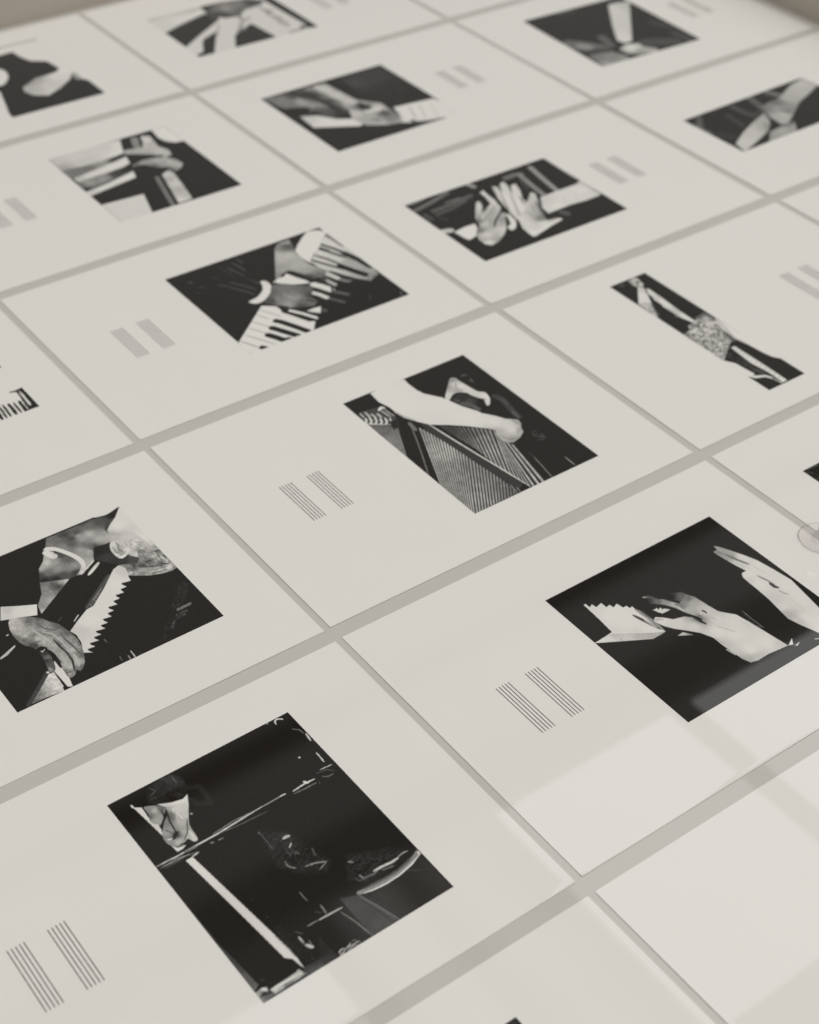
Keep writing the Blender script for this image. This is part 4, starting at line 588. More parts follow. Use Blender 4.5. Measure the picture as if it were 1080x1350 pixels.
   ['P', [[89.39, 122.3], [93.76, 121.61], [92.74, 111.39], [90.67, 99.38], [94.83, 88.51], [92.8, 79.25], [85.25, 78.34], [79.54, 88.02], [69.09, 95.98], [59.33, 101.8], [64.61, 106.35], [77.44, 104.26]], [[88.6, 114.12, 195.0], [84.67, 103.77, 175.0], [87.12, 91.48, 180.0], [90.62, 82.8, 175.0], [68.09, 100.87, 165.0], [77.87, 93.34, 165.0], [90.96, 108.23, 170.0]], 1.23, 0, 0],
   ['P', [[54.64, 81.54], [66.26, 84.22], [76.51, 82.66], [84.59, 80.46], [90.79, 70.07], [92.84, 60.38], [87.15, 53.82], [80.91, 51.39], [79.82, 60.74], [71.33, 65.33], [63.8, 76.51], [53.65, 78.07]], [[65.91, 80.29, 150.0], [76.88, 75.1, 165.0], [86.15, 66.89, 175.0], [88.94, 58.82, 170.0], [56.66, 80.2, 110.0], [76.82, 66.85, 150.0], [82.13, 55.09, 140.0], [70.59, 68.91, 110.0]], 1.18, 0, 0],
   ['L', [[66.96, 92.13], [74.92, 86.44], [83.67, 82.12]], 3.85, 3.85, 60, 1.43],
   ['L', [[87.41, 72.31], [88.66, 63.15]], 1.72, 1.72, 140, 1.19],
   ['P', [[67.54, 52.51], [78.11, 57.76], [76.84, 45.94], [72.87, 24.88], [67.97, 2.22], [54.01, -0.06]], [[69.68, 51.1, 190.0], [68.78, 33.58, 192.0], [60.51, 3.7, 202.0], [66.64, 41.0, 165.0], [66.92, 20.92, 170.0], [66.39, 7.55, 180.0]], 1.16, 0, 0],
   ['L', [[61.51, 50.44], [55.76, 28.34], [48.56, 0.13]], 3.78, 3.78, 118, 1.62],
   ['L', [[53.55, 0.25], [59.54, 0.49], [66.21, 0.3]], 2.61, 2.61, 65, 0.89],
   ['L', [[74.73, 55.9], [79.56, 50.65]], 2.29, 2.29, 100, 1.4],
   ['P', [[100.74, 129.79], [98.43, 113.07], [100.81, 103.89], [106.63, 97.46], [114.39, 96.02], [114.34, 129.72]], 208, 1.24, 0, 0]
  ]
 },
 'grip': {
  'size': [135.66, 125.39],
  'at': [43.55, 45.7],
  'turn': -0.00076,
  'base': 64,
  'pitch': 0.6,
  'sh': [
   ['P', [[68.42, 121.65], [137.19, 125.33], [134.58, 39.68], [95.96, 47.6], [83.5, 69.03], [72.46, 98.59]], [[90.72, 104.66, 80.0], [111.19, 104.93, 74.0], [120.68, 75.79, 66.0], [123.19, 51.66, 64.0], [76.76, 104.78, 56.0], [95.96, 69.66, 66.0]], 3.01, 0, 0],
   ['P', [[0.91, 125.86], [33.3, 122.22], [67.77, 120.7], [70.33, 95.52], [72.34, 72.89], [49.62, 54.53], [30.92, 55.44], [27.4, 75.69], [14.79, 79.76], [6.44, 96.04]], [[5.29, 120.76, 115.0], [15.38, 109.69, 125.0], [28.18, 114.46, 88.0], [51.08, 119.47, 135.0], [39.71, 111.29, 72.0], [60.95, 110.7, 182.0], [62.01, 92.09, 188.0], [48.99, 87.45, 85.0], [38.17, 85.87, 135.0], [47.46, 71.02, 85.0], [26.79, 97.77, 152.0], [45.33, 59.52, 68.0], [16.08, 96.14, 120.0], [60.98, 70.76, 172.0], [43.05, 104.63, 70.0], [30.06, 73.93, 90.0]], 2.43, 0, 0],
   ['L', [[29.28, 119.07], [40.67, 103.99], [45.9, 82.93], [46.03, 63.34]], 6.06, 6.06, 72, 3.44],
   ['L', [[57.6, 117.42], [61.41, 96.95], [64.12, 75.25]], 7.33, 7.33, 186, 3.48],
   ['L', [[28.15, 105.64], [32.12, 85.52]], 4.51, 4.51, 150, 2.92],
   ['L', [[4.82, 90.66], [19.69, 84.24]], 12.02, 12.02, 60, 2.86],
   ['P', [[9.92, 75.32], [24.33, 68.31], [34.88, 52.82], [49.83, 43.74], [54.34, 32.29], [43.97, 29.96], [7.96, 49.73], [8.54, 61.87]], [[12.84, 68.29, 190.0], [24.71, 51.98, 205.0], [45.77, 37.99, 205.0]], 1.89, 0, 0],
   ['P', [[68.2, 92.46], [72.26, 75.59], [87.32, 57.7], [86.62, 32.13], [79.68, 14.63], [66.23, 17.68], [50.03, 27.6], [46.78, 44.92], [57.14, 68.08]], [[73.84, 66.62, 152.0], [69.21, 60.09, 68.0], [78.25, 50.62, 192.0], [77.28, 38.33, 105.0], [64.55, 42.49, 165.0], [76.32, 26.16, 128.0], [63.83, 25.15, 170.0], [55.97, 52.46, 185.0], [66.52, 75.86, 185.0], [78.49, 18.37, 150.0]], 1.97, 0, 0],
   ['L', [[70.09, 66.91], [72.6, 56.54]], 4.72, 4.72, 62, 2.43],
   ['L', [[77.77, 44.46], [78.9, 35.11]], 3.27, 3.27, 80, 1.92],
   ['L', [[61.74, 35.84], [65.27, 27.15]], 2.49, 2.49, 110, 1.42],
   ['L', [[66.03, 50.08], [77.48, 46.81]], 4.79, 4.79, 200, 1.92],
   ['P', [[91.66, 43.91], [111.63, 41.61], [133.68, 38.5], [142.82, -5.13], [132.18, -10.91], [118.61, 0.23], [103.66, 1.66], [90.92, 7.16], [79.68, 14.63], [87.96, 31.25]], 206, 1.93, 0, 0],
   ['L', [[104.14, 36.95], [94.51, 11.97]], 1.1, 1.1, 150, 0.97],
   ['L', [[91.15, 35.59], [83.13, 15.29]], 1.08, 1.08, 160, 0.96],
   ['L', [[114.85, 35.1], [102.88, 8.53]], 1.06, 1.06, 165, 0.97],
   ['L', [[125.16, 32.65], [113.28, 3.76]], 0.92, 0.92, 182, 0.98],
   ['L', [[88.94, 8.48], [102.34, 2.54], [116.46, -0.47]], 5.02, 5.02, 92, 1.89],
   ['L', [[90.14, 12.75], [90.26, 7.6]], 3.54, 3.54, 70, 1.89]
  ]
 },
 'gloves': {
  'size': [136.09, 105.07],
  'at': [44.03, 57.37],
  'turn': -0.01499,
  'base': 197,
  'pitch': 0.6,
  'sh': [
   ['L', [[-0.73, 104.08], [25.81, 108.85], [54.59, 100.4]], 11.14, 11.14, 178, 5.57],
   ['L', [[24.06, 86.06], [58.04, 93.38]], 9.65, 9.65, 205, 3.55],
   ['P', [[-0.17, 66.35], [21.85, 75.67], [56.32, 87.21], [64.53, 72.42], [58.03, 64.61], [28.55, 45.87], [0.24, 26.62]], 64, 2.48, 0, 0],
   ['P', [[-1.78, 4.44], [9.42, 8.33], [20.18, 28.35], [25.37, 34.14], [44.25, 42.86], [16.31, -0.47], [0.74, -1.98]], 64, 2.39, 0, 0],
   ['P', [[54.68, 24.72], [61.39, 29.69], [83.52, 41.42], [87.23, 0.43], [81.0, -2.03], [40.32, -0.62]], 64, 2.48, 0, 0],
   ['P', [[61.08, 105.1], [82.04, 105.21], [114.03, 97.55], [125.84, 85.13], [116.41, 76.18], [96.01, 74.32], [83.38, 62.93], [68.56, 66.54], [58.38, 81.1]], [[64.61, 101.42, 62.0], [81.54, 88.31, 140.0], [72.52, 89.11, 110.0], [110.23, 85.01, 80.0], [96.92, 88.45, 120.0], [96.01, 74.32, 100.0], [66.6, 75.92, 70.0], [119.71, 81.52, 90.0]], 3.12, 0, 0],
   ['L', [[61.47, 86.38], [58.72, 68.93]], 6.3, 6.3, 80, 3.6],
   ['L', [[84.12, 67.28], [79.83, 50.85], [64.77, 32.19]], 2.5, 2.5, 100, 2.57],
   ['L', [[72.96, 45.72], [88.81, 54.71]], 5.31, 5.31, 165, 2.53],
   ['L', [[63.42, 33.04], [70.85, 32.99]], 4.17, 4.17, 120, 2.5],
   ['L', [[55.32, 56.87], [37.99, 30.71]], 1.6, 1.6, 150, 2.53],
   ['L', [[130.47, 84.72], [131.49, 44.67], [133.73, -1.15]], 9.71, 9.71, 62, 2.38],
   ['L', [[122.81, 7.16], [134.8, 1.94]], 6.28, 6.28, 70, 2.02],
   ['L', [[111.73, 71.75], [112.72, 51.66]], 2.43, 2.43, 120, 2.09],
   ['L', [[109.96, 53.39], [115.85, 35.26]], 2.96, 2.96, 130, 2.06],
   ['L', [[109.64, 40.61], [114.86, 21.62]], 2.85, 2.85, 130, 2.05],
   ['L', [[107.44, 31.04], [111.93, 14.04]], 2.5, 2.5, 140, 2.04],
   ['L', [[105.18, 1.97], [120.02, 2.83]], 3.98, 3.98, 140, 2.5],
   ['L', [[112.62, 63.85], [117.36, 56.0]], 2.99, 2.99, 120, 2.08]
  ]
 },
 'blob': {
  'size': [93.58, 144.35],
  'at': [142.0, 37.95],
  'turn': -0.00992,
  'base': 206,
  'pitch': 0.6,
  'sh': [
   ['L', [[48.81, 144.22], [71.28, 144.44], [92.8, 144.32]], 5.35, 5.35, 150, 1.81],
   ['P', [[17.69, 131.11], [47.19, 127.21], [60.22, 127.96], [61.64, 113.23], [65.87, 100.1], [78.44, 91.18], [81.02, 70.84], [83.65, 50.99], [87.15, 41.33], [92.03, 32.4], [92.08, 0.01], [37.41, 0.25], [-2.04, -0.29], [5.15, 24.91], [13.24, 54.89], [-13.56, 62.08]], 60, 1.33, 0, 0],
   ['P', [[35.07, 96.98], [35.75, 88.54], [32.77, 78.55], [26.3, 69.65], [20.35, 65.71], [14.11, 69.75], [28.71, 101.08]], 206, 1.17, 1, 0],
   ['P', [[34.48, 51.4], [52.95, 62.89], [65.9, 63.77], [76.27, 65.59], [81.42, 70.58], [84.67, 52.98], [79.02, 43.95], [63.79, 32.44], [46.71, 23.03], [35.38, 31.14], [31.69, 42.44]], [[45.2, 47.05, 182.0], [36.87, 44.71, 170.0], [54.0, 43.95, 192.0], [71.54, 56.16, 202.0], [79.76, 64.14, 206.0], [43.36, 32.83, 180.0], [50.54, 30.74, 195.0], [44.17, 55.49, 150.0], [51.0, 58.91, 160.0]], 1.28, 0, 0],
   ['L', [[86.77, 52.96], [86.16, 41.45]], 5.39, 5.39, 150, 2.62],
   ['L', [[40.34, 47.62], [52.62, 47.44]], 1.63, 1.63, 150, 1.13],
   ['L', [[39.04, 40.74], [50.31, 38.59]], 1.7, 1.7, 160, 1.13],
   ['L', [[76.57, 66.2], [81.62, 70.99]], 1.44, 1.44, 180, 1.17]
  ]
 },
 'strip': {
  'size': [126.69, 126.41],
  'at': [52.94, 49.09],
  'turn': -0.04479,
  'base': 64,
  'pitch': 0.6,
  'sh': [
   ['P', [[101.74, 115.04], [112.54, 115.51], [127.11, 110.64], [63.61, 31.11], [54.23, 31.86], [52.02, 40.4], [70.99, 70.86]], [[99.46, 99.74, 196.0], [80.08, 65.48, 192.0], [59.62, 38.3, 200.0], [116.11, 100.32, 180.0]], 2.57, 0, 0],
   ['L', [[5.23, 55.21], [14.95, 45.63], [22.83, 33.83]], 22.76, 22.76, 108, 5.83],
   ['L', [[12.52, 48.02], [16.6, 42.27]], 10.47, 10.47, 140, 4.23],
   ['L', [[44.27, 54.67], [39.18, 35.05]], 9.68, 9.68, 98, 5.38],
   ['L', [[14.55, 31.68], [30.35, 27.0]], 11.39, 11.39, 80, 4.72],
   ['P', [[4.54, 27.34], [30.68, 22.09], [42.17, -3.43], [20.84, -5.47], [0.7, -1.68]], [[7.24, 17.36, 120.0], [22.9, 12.69, 130.0], [29.39, -0.45, 140.0], [5.62, 2.22, 150.0]], 3.13, 0, 0],
   ['P', [[40.49, 23.34], [53.57, 28.42], [67.59, 23.94], [65.16, 15.82], [74.29, 5.64], [71.1, -1.93], [49.41, 2.51], [41.78, 11.73]], [[52.13, 18.8, 203.0], [54.18, 8.13, 150.0], [68.63, 4.26, 165.0], [43.44, 21.59, 180.0]], 2.64, 0, 0],
   ['L', [[74.9, 22.0], [100.13, 9.45]], 17.12, 17.12, 84, 5.35],
   ['L', [[37.64, 1.59], [54.21, -2.21]], 5.1, 5.1, 66, 2.08],
   ['L', [[43.09, 122.68], [57.7, 121.25]], 9.18, 9.18, 76, 5.04],
   ['L', [[113.11, 55.98], [119.56, 42.14]], 12.37, 12.37, 74, 5.54],
   ['L', [[114.19, 25.48], [117.32, 3.12]], 9.16, 9.16, 82, 4.9]
  ]
 },
 'wrist': {
  'size': [160.3, 74.67],
  'at': [38.66, 69.69],
  'turn': 0.01974,
  'base': 60,
  'pitch': 0.6,
  'sh': [
   ['L', [[85.72, 73.69], [82.51, 60.83], [78.3, 45.55]], 7.57, 7.57, 98, 3.33],
   ['L', [[58.27, 69.3], [58.26, 57.8], [60.24, 45.01]], 6.57, 6.57, 84, 2.92],
   ['L', [[108.78, 70.29], [114.31, 57.31]], 7.8, 7.8, 112, 2.61],
   ['L', [[41.33, 58.12], [39.42, 48.15], [37.53, 36.68]], 5.82, 5.82, 74, 3.23],
   ['L', [[7.49, 35.5], [13.43, 25.15]], 10.32, 10.32, 68, 4.18],
   ['L', [[17.05, 71.72], [5.58, 58.86]], 5.3, 5.3, 92, 3.58],
   ['L', [[3.06, 63.79], [2.35, 51.61], [2.59, 40.47]], 2.52, 2.52, 120, 1.41],
   ['L', [[101.14, 71.49], [102.93, 56.74]], 3.99, 3.99, 70, 1.86],
   ['L', [[60.24, 46.64], [70.25, 46.22]], 4.11, 4.11, 80, 2.52],
   ['P', [[137.15, 68.92], [160.25, 73.94], [158.89, 53.93], [137.98, 46.04], [118.02, 39.6], [92.39, 24.35], [75.53, 15.07], [68.7, 17.58], [71.18, 34.19], [81.41, 53.29], [95.11, 56.12], [108.08, 56.55]], [[148.08, 63.12, 178.0], [129.88, 55.04, 170.0], [116.23, 50.91, 165.0], [84.19, 30.04, 172.0], [88.49, 50.05, 128.0], [98.75, 52.93, 110.0], [94.34, 32.81, 130.0], [140.26, 51.29, 170.0], [75.1, 23.39, 165.0], [82.37, 47.67, 120.0], [90.41, 42.1, 150.0]], 1.7, 0, 0],
   ['L', [[92.43, 40.71], [93.28, 30.26]], 3.35, 3.35, 130, 2.19],
   ['P', [[5.42, 14.69], [28.84, 26.91], [49.73, 35.23], [74.25, 43.44], [64.67, 27.42], [49.58, 15.65], [29.05, 8.09], [1.39, -0.74]], [[13.65, 12.64, 188.0], [48.37, 25.97, 175.0], [67.71, 38.22, 150.0], [34.71, 22.84, 182.0], [54.28, 21.87, 140.0], [62.21, 35.56, 165.0]], 1.55, 0, 0],
   ['L', [[69.22, 40.41], [63.18, 28.45], [53.3, 19.38]], 1.38, 1.38, 160, 1.44],
   ['L', [[50.33, 30.97], [46.43, 20.99]], 1.98, 1.98, 150, 1.77],
   ['P', [[31.07, -1.02], [48.02, 12.96], [67.69, 15.09], [83.21, 14.55], [71.17, 0.64], [64.66, -1.75]], [[42.6, 4.85, 150.0], [60.17, 8.29, 158.0], [73.99, 8.18, 150.0], [75.03, 13.83, 120.0]], 1.55, 0, 0],
   ['L', [[46.46, 11.53], [32.02, -0.15]], 1.61, 1.61, 66, 1.75]
  ]
 },
 'edge_keys': {
  'size': [132, 98],
  'at': [133.19, 73.66],
  'turn': 0,
  'base': 207,
  'pitch': 0.6,
  'sh': [
   ['L', [[122.71, 26.81], [126.16, 25.62], [131.25, 25.81]], 1.31, 2.98, 70, 0.41],
   ['P', [[126.32, 24.77], [128.02, 24.71], [127.24, 14.58], [126.88, 5.38], [127.96, 4.49], [128.25, 6.6], [129.13, 18.41], [128.45, 24.04], [131.47, 26.25], [132.13, 24.46], [132.1, 11.23], [132.03, 0.02], [126.99, 0.25], [121.1, -0.13], [121.09, 2.16], [122.26, 11.46], [122.33, 14.32], [124.18, 13.04], [123.59, 2.6], [124.02, 1.94], [125.31, 12.99], [126.05, 17.6]], 36, 0.32, 0, 0],
   ['L', [[123.1, 13.79], [122.63, 7.58], [121.98, 0.12]], 2.3, 2.3, 36, 0.32],
   ['L', [[128.69, 23.58], [128.37, 14.54], [128.08, 5.64]], 1.0, 1.0, 206, 0.28],
   ['L', [[125.01, 13.56], [124.3, 7.88], [124.17, 1.47]], 0.75, 0.75, 206, 0.27],
   ['L', [[119.12, 14.21], [118.87, 7.65], [118.59, 0.16]], 1.44, 1.44, 36, 0.32],
   ['L', [[115.61, 14.96], [115.4, 7.53], [114.92, -0.01]], 2.48, 2.48, 34, 0.32],
   ['L', [[111.84, 15.39], [111.37, 7.8], [110.65, -0.26]], 1.69, 1.69, 36, 0.32],
   ['L', [[109.08, 14.76], [108.46, 8.01], [107.49, -0.21]], 1.59, 1.59, 36, 0.32],
   ['L', [[106.16, 19.67], [105.13, 8.89], [104.47, -0.25]], 2.55, 2.55, 38, 0.32],
   ['L', [[109.79, 17.02], [112.11, 15.56]], 0.6, 0.6, 110, 0.27],
   ['L', [[130.18, 59.41], [130.63, 58.33]], 2.27, 2.27, 38, 0.66]
  ]
 },
 'cut_right': {
  'size': [140, 123],
  'at': [39.44, 43.25],
  'turn': 0,
  'base': 58,
  'pitch': 0.6,
  'sh': [
   ['L', [[1.4, 122.36], [3.58, 117.74], [3.46, 111.64]], 1.05, 1.05, 80, 0.86],
   ['L', [[3.9, 122.85], [13.99, 121.22]], 1.56, 1.56, 82, 0.87],
   ['L', [[3.23, 116.21], [3.82, 113.16]], 2.13, 2.13, 50, 0.86],
   ['L', [[-0.1, 123.4], [0.18, 108.65]], 1.13, 1.13, 36, 0.29],
   ['L', [[-0.1, 123.4], [16.51, 123.52]], 0.74, 0.74, 36, 0.29]
  ]
 },
 'cut_bottom': {
  'size': [112, 120],
  'at': [111.67, 60.39],
  'turn': 0,
  'base': 50,
  'pitch': 0.6,
  'sh': [
   ['L', [[111.81, 120.08], [104.5, 119.82]], 0.62, 0.62, 34, 0.21],
   ['L', [[111.81, 120.08], [111.77, 112.96]], 0.51, 0.51, 34, 0.21],
   ['L', [[107.93, 118.46], [110.86, 118.0]], 0.85, 0.85, 64, 0.42],
   ['L', [[110.01, 116.97], [110.43, 115.02]], 0.88, 0.88, 56, 0.42]
  ]
 }
}

# sheets: key, x, y of the lower left corner, turn, picture, label, staves
SHEETS = [
 {
    'x': 2.49,
    'y': 5.45,
    'turn': -0.00159,
    'pic': 'strings',
    'label': 'print of a pale forearm reaching over grand piano strings, its sharp staves left of it',
    'staves': [[47.5, 86.7, 8.8, 41.3], [68.8, 86.5, 8.8, 41.3]]
   },
 {
    'x': -299.5,
    'y': 4.64,
    'turn': 0.00175,
    'pic': 'man',
    'label': 'print of a man with bow tie bent over a keyboard at the left edge',
    'staves': [[47.5, 86.7, 8.8, 41.3], [68.8, 86.5, 8.8, 41.3]]
   },
 {
    'x': 3.13,
    'y': -218.08,
    'turn': 0.00286,
    'pic': 'hands',
    'label': 'print of two bare hands, one with a ring, above white keys on black',
    'staves': [[47.5, 86.7, 8.8, 41.3], [68.8, 86.5, 8.8, 41.3]]
   },
 {
    'x': -299.06,
    'y': -218.81,
    'turn': 0.00182,
    'pic': 'grand',
    'label': 'print of small gripping hands at a black piano with a round stool',
    'staves': [[47.5, 86.7, 8.8, 41.3], [68.8, 86.5, 8.8, 41.3]]
   },
 {
    'x': 1.38,
    'y': 229.39,
    'turn': -0.00228,
    'pic': 'keys',
    'label': 'print of pinstripe sleeves with one white cuff over a slanting keyboard',
    'staves': [[47.5, 86.7, 8.8, 41.3], [68.8, 86.5, 8.8, 41.3]]
   },
 {
    'x': 304.23,
    'y': 228.82,
    'turn': 0,
    'pic': 'pair',
    'label': 'print of two open hands with spread fingers and white cuffs above a keyboard',
    'staves': [[212, 86.7, 8.8, 41.3], [233.3, 86.7, 8.8, 41.3]]
   },
 {
    'x': 305.78,
    'y': 5.04,
    'turn': -0.006,
    'pic': 'fur',
    'label': 'print with a narrow upright picture of a fur covered sleeve across piano keys',
    'staves': [[212, 86.7, 8.8, 41.3], [233.3, 86.7, 8.8, 41.3]]
   },
 {
    'x': 2.88,
    'y': 452.23,
    'turn': 0,
    'pic': 'left_arms',
    'label': 'print of two stacked arms playing at a dark piano leg, with a white lower corner',
    'staves': [[47.5, 86.7, 8.8, 41.3], [68.8, 86.5, 8.8, 41.3]]
   },
 {
    'x': 305.88,
    'y': 452.23,
    'turn': 0,
    'pic': 'grip',
    'label': 'print of one gripping hand on keys, dark wedge below it, two grey staves right',
    'staves': [[212, 86.7, 8.8, 41.3], [233.3, 86.7, 8.8, 41.3]]
   },
 {
    'x': 305.88,
    'y': 675.67,
    'turn': 0,
    'pic': 'gloves',
    'label': 'print of pale arms over three black wedges and a striped key edge',
    'staves': [[212, 86.7, 8.8, 41.3], [233.3, 86.7, 8.8, 41.3]]
   },
 {
    'x': 2.88,
    'y': 675.67,
    'turn': 0,
    'pic': 'blob',
    'label': 'print of a black silhouette with one pale hand, in the top left corner',
    'staves': []
   },
 {
    'x': 608.88,
    'y': 452.23,
    'turn': 0,
    'pic': 'strip',
    'label': 'print of a dark picture with one bright upright white bar, at the top right',
    'staves': [[212, 86.7, 8.8, 41.3], [233.3, 86.7, 8.8, 41.3]]
   },
 {
    'x': 608.88,
    'y': 228.78,
    'turn': 0,
    'pic': 'wrist',
    'label': 'print of a crossed pale forearm and wrist on dark, cut by the right edge',
    'staves': []
   },
 {
    'x': -301.41,
    'y': 228.45,
    'turn': 0,
    'pic': 'edge_keys',
    'label': 'print with only a corner of striped black and white piano keys at the left edge',
    'staves': [[47.5, 86.7, 8.8, 41.3], [68.8, 86.5, 8.8, 41.3]]
   },
 {
    'x': 306.36,
    'y': -217.29,
    'turn': 0,
    'pic': 'cut_right',
    'label': 'print whose dark picture pokes only one tip into view beside the glass disc',
    'staves': []
   },
 {
    'x': -299.76,
    'y': -441.61,
    'turn': 0,
    'pic': 'cut_bottom',
    'label': 'print showing only the top tip of its dark picture at the bottom edge',
    'staves': []
   },
 {
    'x': 2.12,
    'y': -441.58,
    'turn': 0,
    'pic': None,
    'label': 'blank white sheet in the bright reflection at the lower right corner',
    'staves': []
   },
 {
    'x': 608.88,
    'y': 5.34,
    'turn': 0,
    'pic': None,
    'label': 'blank white sheet corner at the right edge, beside the narrow fur print',
    'staves': []
   },
 {
    'x': 608.88,
    'y': 675.67,
    'turn': 0,
    'pic': None,
    'label': 'blank sliver of sheet at the top edge, above the print with the white bar',
    'staves': []
   }
]
SW, SH = 297.2, 212.8

# ------------------------------------------------------------------ helpers
def tag(o, label=None, cat=None, group=None, kind=None):
    for k, v in (('label', label), ('category', cat), ('group', group), ('kind', kind)):
        if v: o[k] = v
    return o

def link(o, parent=None):
    COL.objects.link(o)
    if parent: o.parent = parent
    return o

def mesh_obj(name, verts, faces, mat, parent=None, smooth=False):
    me = bpy.data.meshes.new(name)
    me.from_pydata([tuple(v) for v in verts], [], [tuple(f) for f in faces])
    me.materials.append(mat)
    if smooth:
        for p in me.polygons: p.use_smooth = True
    me.update()
    return link(bpy.data.objects.new(name, me), parent)

def lin(v):
    c = np.asarray(v, float) / 255.0
    return np.where(c <= 0.04045, c / 12.92, ((np.maximum(c, 0) + 0.055) / 1.055) ** 2.4)

def hash01(i, j, s):
    h = np.sin(i * 127.1 + j * 311.7 + s * 74.7) * 43758.5453
    return h - np.floor(h)

def vnoise(x, y, s):
    i, j = np.floor(x), np.floor(y); u, v = x - i, y - j
    u = u * u * (3 - 2 * u); v = v * v * (3 - 2 * v)
    return (hash01(i, j, s) * (1 - u) * (1 - v) + hash01(i + 1, j, s) * u * (1 - v)
            + hash01(i, j + 1, s) * (1 - u) * v + hash01(i + 1, j + 1, s) * u * v)

# ------------------------------------------------------------------ ink rasteriser (a photograph is ink on a fine grid)
def smooth_path(p, n=4):
    p = np.array(p, float); m = len(p); out = []
    for k in range(m):
        a, b, c, d = p[(k - 1) % m], p[k], p[(k + 1) % m], p[(k + 2) % m]
        for t in np.arange(n) / n:
            out.append(0.5 * ((2 * b) + (c - a) * t + (2 * a - 5 * b + 4 * c - d) * t * t + (3 * b - a - 3 * c + d) * t ** 3))
    return np.array(out)

def poly_cover(x, y, pts, soft):
    d2 = np.full(x.shape, 1e9); ins = np.zeros(x.shape, bool); n = len(pts)
    for k in range(n):
        ax, ay = pts[k]; bx, by = pts[(k + 1) % n]
        ex, ey = bx - ax, by - ay
        t = np.clip(((x - ax) * ex + (y - ay) * ey) / (ex * ex + ey * ey + 1e-9), 0, 1)
        d2 = np.minimum(d2, (x - ax - t * ex) ** 2 + (y - ay - t * ey) ** 2)
        if ay != by:
            c = (ay > y) != (by > y)
            ins ^= c & (x < ex * (y - ay) / (by - ay) + ax)
    d = np.sqrt(d2) * np.where(ins, 1, -1)
    q = np.clip(d / soft + 0.5, 0, 1)
    return q * q * (3 - 2 * q)

def tone(x, y, v):
    if not isinstance(v, list): return v
    num = np.zeros(x.shape); den = np.zeros(x.shape)
    for (a, b, g) in v:
        w = 1.0 / ((x - a) ** 2 + (y - b) ** 2 + 0.6) ** 1.5
        num += w * g; den += w
    return num / den

def stroke_cover(x, y, pts, w0, w1, soft, taper=0):
    best = np.full(x.shape, -1e9)
    seg = [math.hypot(pts[k + 1][0] - pts[k][0], pts[k + 1][1] - pts[k][1]) for k in range(len(pts) - 1)]
    tot = sum(seg) + 1e-9; run = 0
    for k in range(len(pts) - 1):
        ax, ay = pts[k]; bx, by = pts[k + 1]; ex, ey = bx - ax, by - ay
        t = np.clip(((x - ax) * ex + (y - ay) * ey) / (ex * ex + ey * ey + 1e-9), 0, 1)
        d = np.sqrt((x - ax - t * ex) ** 2 + (y - ay - t * ey) ** 2)
        u = (run + t * seg[k]) / tot
        wid = w0 + (w1 - w0) * u
        if max(w0, w1) < taper: wid = wid * (.35 + .65 * np.sqrt(np.clip(np.minimum(u, 1 - u) * 4.5, 0, 1)))
        best = np.maximum(best, wid / 2 - d); run += seg[k]
    q = np.clip(best / soft + 0.5, 0, 1)
    return q * q * (3 - 2 * q)

def along(path, t):
    path = np.array(path, float); d = np.hypot(*(path[1:] - path[:-1]).T); c = np.concatenate([[0], np.cumsum(d)]) / d.sum()
    return np.array([np.interp(t, c, path[:, 0]), np.interp(t, c, path[:, 1])])

